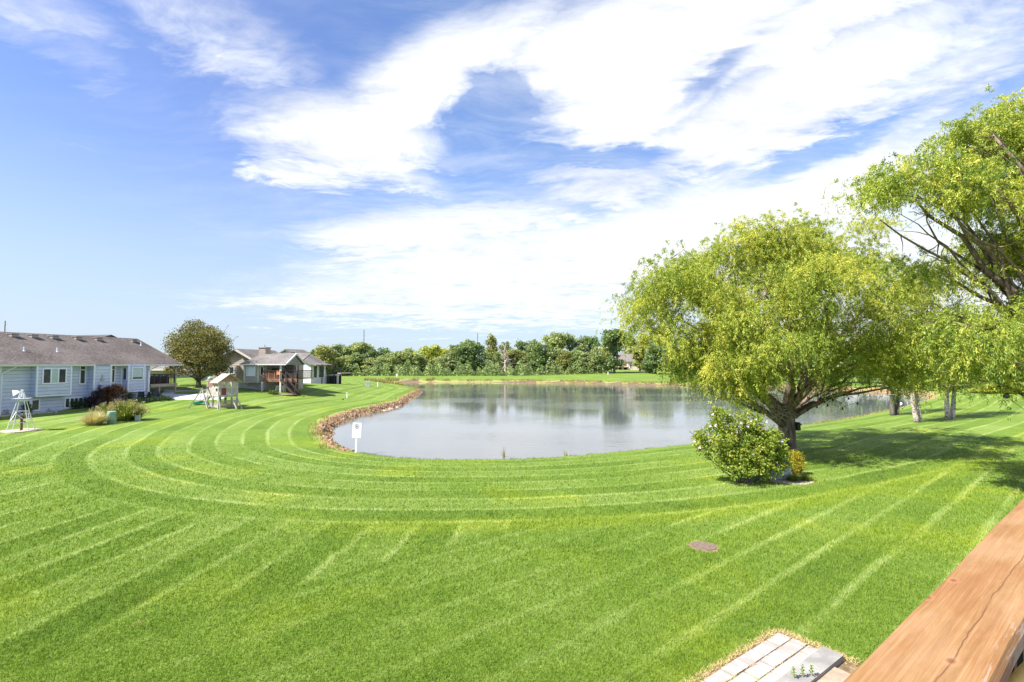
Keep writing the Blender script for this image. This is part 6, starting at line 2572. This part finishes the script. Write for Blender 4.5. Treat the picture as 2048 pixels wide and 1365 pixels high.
def weed_strip(name, label, cond, N, h0, h1, off0, off1, material, seed, wid=.02):
    g = np.random.default_rng(seed)
    idx = np.where(cond)[0]
    j = g.choice(idx, N)
    t = g.random(N)[:, None]
    a, b = SHORE[j], SHORE[(j + 1) % len(SHORE)]
    c = a + (b - a) * t
    e = b - a
    nn = np.stack([e[:, 1], -e[:, 0]], 1)
    nn /= np.linalg.norm(nn, axis=1)[:, None] + 1e-9
    # clumps along the shore
    cl = np.sin(j * 1.7 + 3 * np.sin(j * .9)) + g.normal(0, .5, N)
    keep = cl > .1
    off = g.uniform(off0, off1, N)
    p1 = c + nn * off[:, None]
    d1_ = shore_dist(p1[:, 0], p1[:, 1])
    p2 = c - nn * off[:, None]
    use2 = (d1_ < 0) if off0 >= 0 else np.zeros(N, bool)
    p = np.where(use2[:, None], p2, p1)[keep]
    n = len(p)
    z = terrain(p[:, 0], p[:, 1])
    z = np.maximum(z, WATER_Z - .05)
    th = g.uniform(0, 6.28, n)
    h_ = g.uniform(h0, h1, n)
    le = g.uniform(.1, .5, n) * h_
    V = np.empty((n, 3, 3))
    V[:, 0] = np.stack([p[:, 0] - wid * np.cos(th), p[:, 1] - wid * np.sin(th), z - .03], 1)
    V[:, 1] = np.stack([p[:, 0] + wid * np.cos(th), p[:, 1] + wid * np.sin(th), z - .03], 1)
    la = g.uniform(0, 6.28, n)
    V[:, 2] = np.stack([p[:, 0] + le * np.cos(la), p[:, 1] + le * np.sin(la), z + h_], 1)
    o = link_mesh(name, V.reshape(-1, 3), np.arange(n * 3), np.full(n, 3), material, attrs={'tint': ('FACE', g.random(n))})
    return tag(o, label, name.replace('_', ' '), kind='stuff')


m_weed = leaf_mat('bank_weed', [(0, (.11, .14, .03)), (.4, (.26, .26, .07)), (.7, (.40, .33, .13)), (1, (.50, .42, .22))], .3)
S = SHORE
weed_strip('bank_weeds', 'olive and straw weeds on the eroded left bank', (S[:, 0] < -9.5) & (S[:, 1] > 31) & (S[:, 1] < 103), 3600, .10, .34, .25, 1.6, m_weed, 4)
weed_strip('far_bank_weeds', 'dry tan reeds and weeds along the far shore', (S[:, 1] > 108), 9000, .2, .65, .3, 1.8, m_weed, 6, wid=.05)
weed_strip('dry_reeds', 'golden dry reeds at the far left corner of the pond', (S[:, 0] < -24) & (S[:, 1] > 112), 5000, .4, 1.1, .5, 4.5, m_weed, 9, wid=.06)
weed_strip('shore_grass', 'ragged grass along the right shore', (S[:, 0] > 14) & (S[:, 1] < 60), 5000, .06, .22, .0, .45, m_weed, 10, wid=.015)
weed_strip('near_shore_grass', 'ragged grass along the near shore', (S[:, 0] > -12) & (S[:, 0] < 15) & (S[:, 1] < 36), 3500, .04, .13, .0, .3, m_og, 15, wid=.012)
for (u, v, h_, n_, lab, sd_) in ((1008, 914.5, .75, 34, 'thin tall weed stalks at the near waterline below the pond centre', 21), (1132, 911.5, .4, 40, 'small tuft of weeds at the near waterline left of the flowering bush', 22)):
    p_ = at_z(u, v, WATER_Z)
    p_[2] = WATER_Z + .0
    grass_clump('shore_weed', lab, p_, .55 if n_ > 50 else .3, h_, n_, m_weed, sd_, 'weed tufts at the near waterline', wid=.008, cat='weed', spread=.8)

# ================================================================== FAR TREES
m_far = leaf_mat('far_leaf', [(0, (.105, .14, .070)), (.35, (.24, .295, .125)), (.65, (.35, .41, .17)), (1, (.47, .50, .23))], .33, use_obj=True, tcol=(1.1, 1.15, .6))


def proto_tree(seed, shape):
    """a full tree ten metres tall, standing at the origin (crown and trunk)"""
    g = np.random.default_rng(seed)
    t = bpy.data.objects.new('leafy_tree', None)
    WORLD_LOC[t] = np.zeros(3)
    H, Wd = 10.0, {'round': 3.7, 'tall': 2.5, 'wide': 4.6, 'cone': 2.8, 'ragged': 3.6, 'bush': 4.2}[shape]
    lo = {'round': .10, 'tall': .10, 'wide': .14, 'cone': .03, 'ragged': .16, 'bush': .02}[shape]
    lobes = []
    nl = 20
    for i in range(nl):
        f = (i + .5) / nl
        z = H * (lo + (.94 - lo) * f)
        prof = {'round': .50 + .50 * math.sin(math.pi * (.12 + f * .82)), 'tall': .62 + .38 * math.sin(math.pi * (.15 + f * .8)), 'wide': .45 + .55 * math.sin(math.pi * (.1 + f * .85)),
                'cone': 1.05 - f * .90, 'ragged': .62 + .38 * math.sin(f * 7 + seed), 'bush': .35 + .65 * math.cos(f * 1.45)}[shape]
        a = i * 2.4 + g.uniform(-.6, .6)
        rad = Wd * prof * g.uniform(.25, .72)
        s = Wd * prof * g.uniform(.30, .50)
        z = min(z, H - s * .6)
        lobes.append((rad * math.cos(a), rad * math.sin(a), z, s, s, max(.55, s * g.uniform(.6, .85))))
    lobes.append((g.normal(0, .3), g.normal(0, .3), H * .9, Wd * .26, Wd * .26, H * .09))
    mb = MB()
    limbs(mb, (0, 0, 0), (.1, 0, H * .28), [l[:3] for l in lobes[2::2]], g, .26, .2, subs=1, twigs=0, lob=lobes[2::2], wig=.08, lift=.02, fork_r=.12, sub_len=.5, sides=5)
    mb.smooth = True
    tk = mb.build('trunk', m_bark_g, None)
    nc, n = 420, 5200
    C, k, d = sample_lobes(g, lobes, nc, .33)
    C[:, 2] = np.maximum(C[:, 2], .25)
    sid = g.integers(0, nc, n)
    P = C[sid] + g.normal(0, .30, (n, 3)) * np.array([1, 1, .75])
    P[:, 2] = np.maximum(P[:, 2], .1)
    tint = np.clip(.46 + g.normal(0, .15, nc)[sid] + g.normal(0, .12, n), 0, 1)
    cr = leaves('crown', P, rand_dirs(g, n), g.uniform(.32, .62, n), g.uniform(.22, .42, n), tint, m_far, None, g)
    r_ = np.sqrt(P[:, 0] ** 2 + P[:, 1] ** 2)
    return (tk.data, cr.data, 2 * float(np.quantile(r_, .95)), float(np.quantile(P[:, 2], .998))), tk, cr


PROTO = {}
for i, s in enumerate(('round', 'tall', 'wide', 'cone', 'ragged', 'bush')):
    PROTO[s] = []
    for v in range(2):
        rec, tk, cr = proto_tree(200 + i * 10 + v, s)
        bpy.data.objects.remove(tk)
        bpy.data.objects.remove(cr)
        PROTO[s].append(rec)

GREEN = (1, 1, 1)
DARK = (.62, .74, .62)
PALE = (1.35, 1.28, 1.2)
YEL = (1.6, 1.42, .60)
OLIVE = (1.15, 1.0, .75)
COLN = {GREEN: 'mid-green', DARK: 'dark green', PALE: 'pale green', YEL: 'yellow-green', OLIVE: 'olive'}
tr_n = [0]


def far_tree(u, vtop, wpx, Y, shape, color, label, name='leafy_tree', group='trees of the far tree line', vbase=None):
    top = at_depth(u, vtop, Y)
    x, y = top[0], top[1]
    z = gz(x, y)
    hgt = top[2] - z
    w = wpx * Y / 1000
    tr_n[0] += 1
    k = tr_n[0]
    t = thing(name, (x, y, z - .1), label, 'tree', group)
    tkd, crd, dw, ph_ = PROTO[shape][k % 2]
    t.scale = (w / dw * 1.12, w / dw * 1.12, hgt / ph_)
    t.rotation_euler = (0, 0, (k * 2.39996) % 6.28)
    a = bpy.data.objects.new('trunk', tkd)
    b = bpy.data.objects.new('crown', crd)
    rv = random.Random(k)
    f = rv.uniform(.9, 1.1)
    b.color = (color[0] * f * rv.uniform(.95, 1.05), color[1] * f, color[2] * f * rv.uniform(.85, 1.1), 1)
    for o in (a, b):
        COL.objects.link(o)
        o.parent = t
    return t


ORD = ['nearest', 'second', 'third', 'fourth', 'fifth', 'sixth', 'seventh', 'eighth', 'ninth', 'tenth', 'eleventh', 'twelfth']
SHN = {'round': 'round', 'tall': 'tall narrow', 'wide': 'broad', 'cone': 'cone-shaped', 'ragged': 'ragged', 'bush': 'bushy'}
# (u, top v, width px, depth, shape, colour)
FRONT = [(648, 691, 42, 176, 'round', OLIVE), (672, 715, 34, 182, 'bush', GREEN), (694, 712, 34, 184, 'round', PALE), (712, 706, 30, 186, 'tall', GREEN), (735, 716, 40, 186, 'bush', PALE),
         (762, 713, 38, 188, 'bush', GREEN), (786, 705, 34, 188, 'round', PALE), (812, 703, 34, 190, 'ragged', GREEN), (836, 708, 36, 190, 'round', GREEN), (858, 720, 28, 190, 'bush', OLIVE),
         (880, 714, 30, 190, 'round', PALE), (902, 703, 34, 190, 'round', GREEN), (925, 690, 44, 190, 'round', DARK), (948, 684, 44, 190, 'round', DARK), (976, 706, 30, 188, 'cone', GREEN),
         (996, 704, 28, 188, 'cone', GREEN), (1030, 700, 36, 190, 'ragged', OLIVE), (1058, 706, 34, 188, 'wide', GREEN), (1080, 686, 42, 186, 'round', DARK), (1104, 698, 34, 186, 'ragged', GREEN),
         (1128, 700, 34, 184, 'round', OLIVE), (1150, 700, 36, 184, 'round', GREEN), (1172, 705, 32, 182, 'round', GREEN), (1196, 694, 38, 180, 'wide', GREEN), (1228, 659, 46, 178, 'ragged', DARK),
         (1279, 690, 26, 190, 'tall', OLIVE), (1310, 690, 44, 176, 'round', DARK), (1345, 700, 40, 170, 'round', GREEN)]
BACK = [(608, 702, 30, 215, 'round', GREEN), (628, 700, 30, 210, 'round', DARK), (676, 689, 38, 214, 'round', GREEN), (702, 692, 28, 214, 'tall', PALE), (722, 685, 34, 216, 'ragged', PALE), (746, 698, 34, 214, 'round', DARK),
        (770, 696, 40, 214, 'wide', DARK), (796, 703, 40, 212, 'round', GREEN), (818, 697, 26, 216, 'tall', PALE), (850, 693, 38, 214, 'round', YEL), (872, 690, 34, 216, 'round', YEL), (892, 698, 26, 214, 'round', YEL), (912, 690, 30, 218, 'ragged', GREEN),
        (938, 680, 34, 220, 'round', GREEN), (983, 670, 26, 216, 'tall', OLIVE), (1012, 684, 28, 216, 'round', GREEN), (1044, 682, 30, 216, 'round', DARK), (1066, 680, 30, 216, 'round', GREEN),
        (1110, 666, 44, 214, 'ragged', PALE), (1140, 668, 34, 216, 'ragged', GREEN), (1166, 676, 32, 214, 'round', GREEN), (1184, 672, 32, 214, 'ragged', DARK), (1212, 684, 30, 222, 'round', YEL),
        (1262, 672, 40, 232, 'round', OLIVE), (1292, 668, 40, 228, 'round', YEL), (1322, 660, 44, 224, 'round', GREEN)]
LAND = [(640, 'the white house'), (1010, 'the bare dead tree'), (1242, 'the cream house')]


def label_far(lst, row):
    cnt = {}
    order = []
    for i, tdat in enumerate(lst):
        u = tdat[0]
        lu, ln_ = min(LAND, key=lambda a: abs(a[0] - u))
        order.append((abs(lu - u), i, lu, ln_, 'left' if u < lu else 'right'))
    out = {}
    for d, i, lu, ln_, side in sorted(order):
        c = cnt.get((ln_, side), 0)
        cnt[(ln_, side)] = c + 1
        sh, co = lst[i][4], lst[i][5]
        out[i] = '%s %s %s-row tree across the pond, %s %s of %s' % (COLN[co], SHN[sh], row, ORD[c], side, ln_)
    return out


for row, lst in (('front', FRONT), ('back', BACK)):
    labs = label_far(lst, row)
    for i, (u, v, w, Y, s, c) in enumerate(lst):
        far_tree(u, v, w, Y, s, c, labs[i])
# trees on the right, seen between and below the willow branches
RIGHT = [(1385, 690, 44, 160, 'round', GREEN), (1425, 685, 48, 150, 'round', DARK), (1470, 690, 48, 142, 'round', GREEN), (1515, 685, 54, 135, 'wide', DARK), (1560, 680, 56, 128, 'round', GREEN), (1610, 680, 60, 122, 'round', DARK),
         (1665, 675, 66, 116, 'round', GREEN), (1725, 670, 72, 110, 'wide', DARK), (1790, 668, 78, 104, 'round', GREEN), (1862, 665, 84, 98, 'round', DARK), (1940, 660, 90, 92, 'wide', GREEN), (2030, 655, 96, 88, 'round', DARK), (2130, 650, 100, 86, 'round', GREEN)]
for i, (u, v, w, Y, s, c) in enumerate(RIGHT):
    far_tree(u, v, w, Y, s, c, '%s %s tree behind the willows, %s one right of the cream house' % (COLN[c], SHN[s], (ORD + ['thirteenth'])[i]), group='trees of the right shore behind the willows')
q = ground(1995, 792)
far_tree(1985, 768, 60, 78, 'bush', YEL, 'bright yellow bush low on the right behind the birches, left of its twin', name='yellow_bush', group='yellow bushes behind the birches')
far_tree(2030, 764, 60, 76, 'bush', YEL, 'bright yellow bush at the right photo edge, below the willow', name='yellow_bush', group='yellow bushes behind the birches')
# low undergrowth filling the foot of the tree line
g = np.random.default_rng(99)
N = 34000
uu = g.uniform(610, 1215, N)
YY = g.uniform(176, 205, N)
xx = (uu - 1024) / 1000 * YY
zz = terrain(xx, YY)
P = np.stack([xx, YY, zz + g.random(N) ** 1.4 * (3.6 + 1.6 * np.sin(uu * .11) + 1.2 * np.sin(uu * .31))], 1)
P[:, 2] = np.maximum(P[:, 2], zz + .1)
uo = leaves('undergrowth', P, rand_dirs(g, N), g.uniform(.4, .8, N), g.uniform(.3, .5, N), np.clip(.42 + .18 * np.sin(uu * .23) + g.normal(0, .18, N), 0, 1), m_far, None, g)
uo.color = (.9, .95, .85, 1)
tag(uo, 'tangled undergrowth filling the foot of the far tree line', 'undergrowth', kind='stuff')
# the bare dead tree
q = ground(1011, 751)
q = at_depth(1011, 751, 186)
q[2] = gz(q[0], q[1])
dt = thing('dead_tree', q, 'bare pale dead tree standing in front of the far tree line', 'tree')
g = np.random.default_rng(17)
k_ = .186
mb = MB()


def up(du, dv, dy=0.0):
    return q + np.array([du * k_, dy, dv * k_])


tr_ = curve(up(0, -1), up(0, 30), g, wig=.04, n=7)
mb.tube(tr_, np.linspace(.55, .34, 7), 9)
for (du, dv, r_) in ((-11, 48, .26), (1, 62, .26), (-3, 50, .18), (6, 40, .14), (9, 30, .13), (-2, 58, .14)):
    P = curve(tr_[-1 - (abs(int(dv)) % 3)], up(du, dv, g.uniform(-1, 1)), g, wig=.08, n=6)
    mb.tube(P, np.linspace(r_, .07, 6), 6)
    for j in range(2, 6):
        for _ in range(2):
            mb.tube(curve(P[j], P[j] + g.normal(0, 1.1, 3) + np.array([0, 0, .5]), g, wig=.2, n=4), np.linspace(.08, .04, 4), 4, cap=False)
for _ in range(26):
    j = g.integers(2, 7)
    mb.tube(curve(tr_[j], tr_[j] + np.array([g.normal(.6, 1.4), g.normal(0, 1), g.normal(.2, 1.2)]), g, wig=.25, n=4), np.linspace(.09, .045, 4), 4, cap=False)
mb.smooth = True
mb.build('trunk', m_deadw, dt)
mb = MB()
mb.tube(curve(up(-1, 20), up(-15, 0), g, wig=.05, n=6), np.linspace(.24, .12, 6), 6)
mb.tube(curve(up(-8, 9), up(-13, 3), g, wig=.1, n=4), np.linspace(.1, .06, 4), 5)
mb.build('fallen_limb', m_deadw, dt)
# the two trees that stand on the slope before the cream house show their trunks; a dark shrub beside them
q = at_depth(1300, 749, 180)
q[2] = gz(q[0], q[1])
shrub('round_shrub', 'dark round shrub on the slope right of the cream house', q, [(0, 0, 1.2, 1.4, 1.2, 1.2)], 900, .35, .25, m_dkg, 95, stems=5, sig=.25)
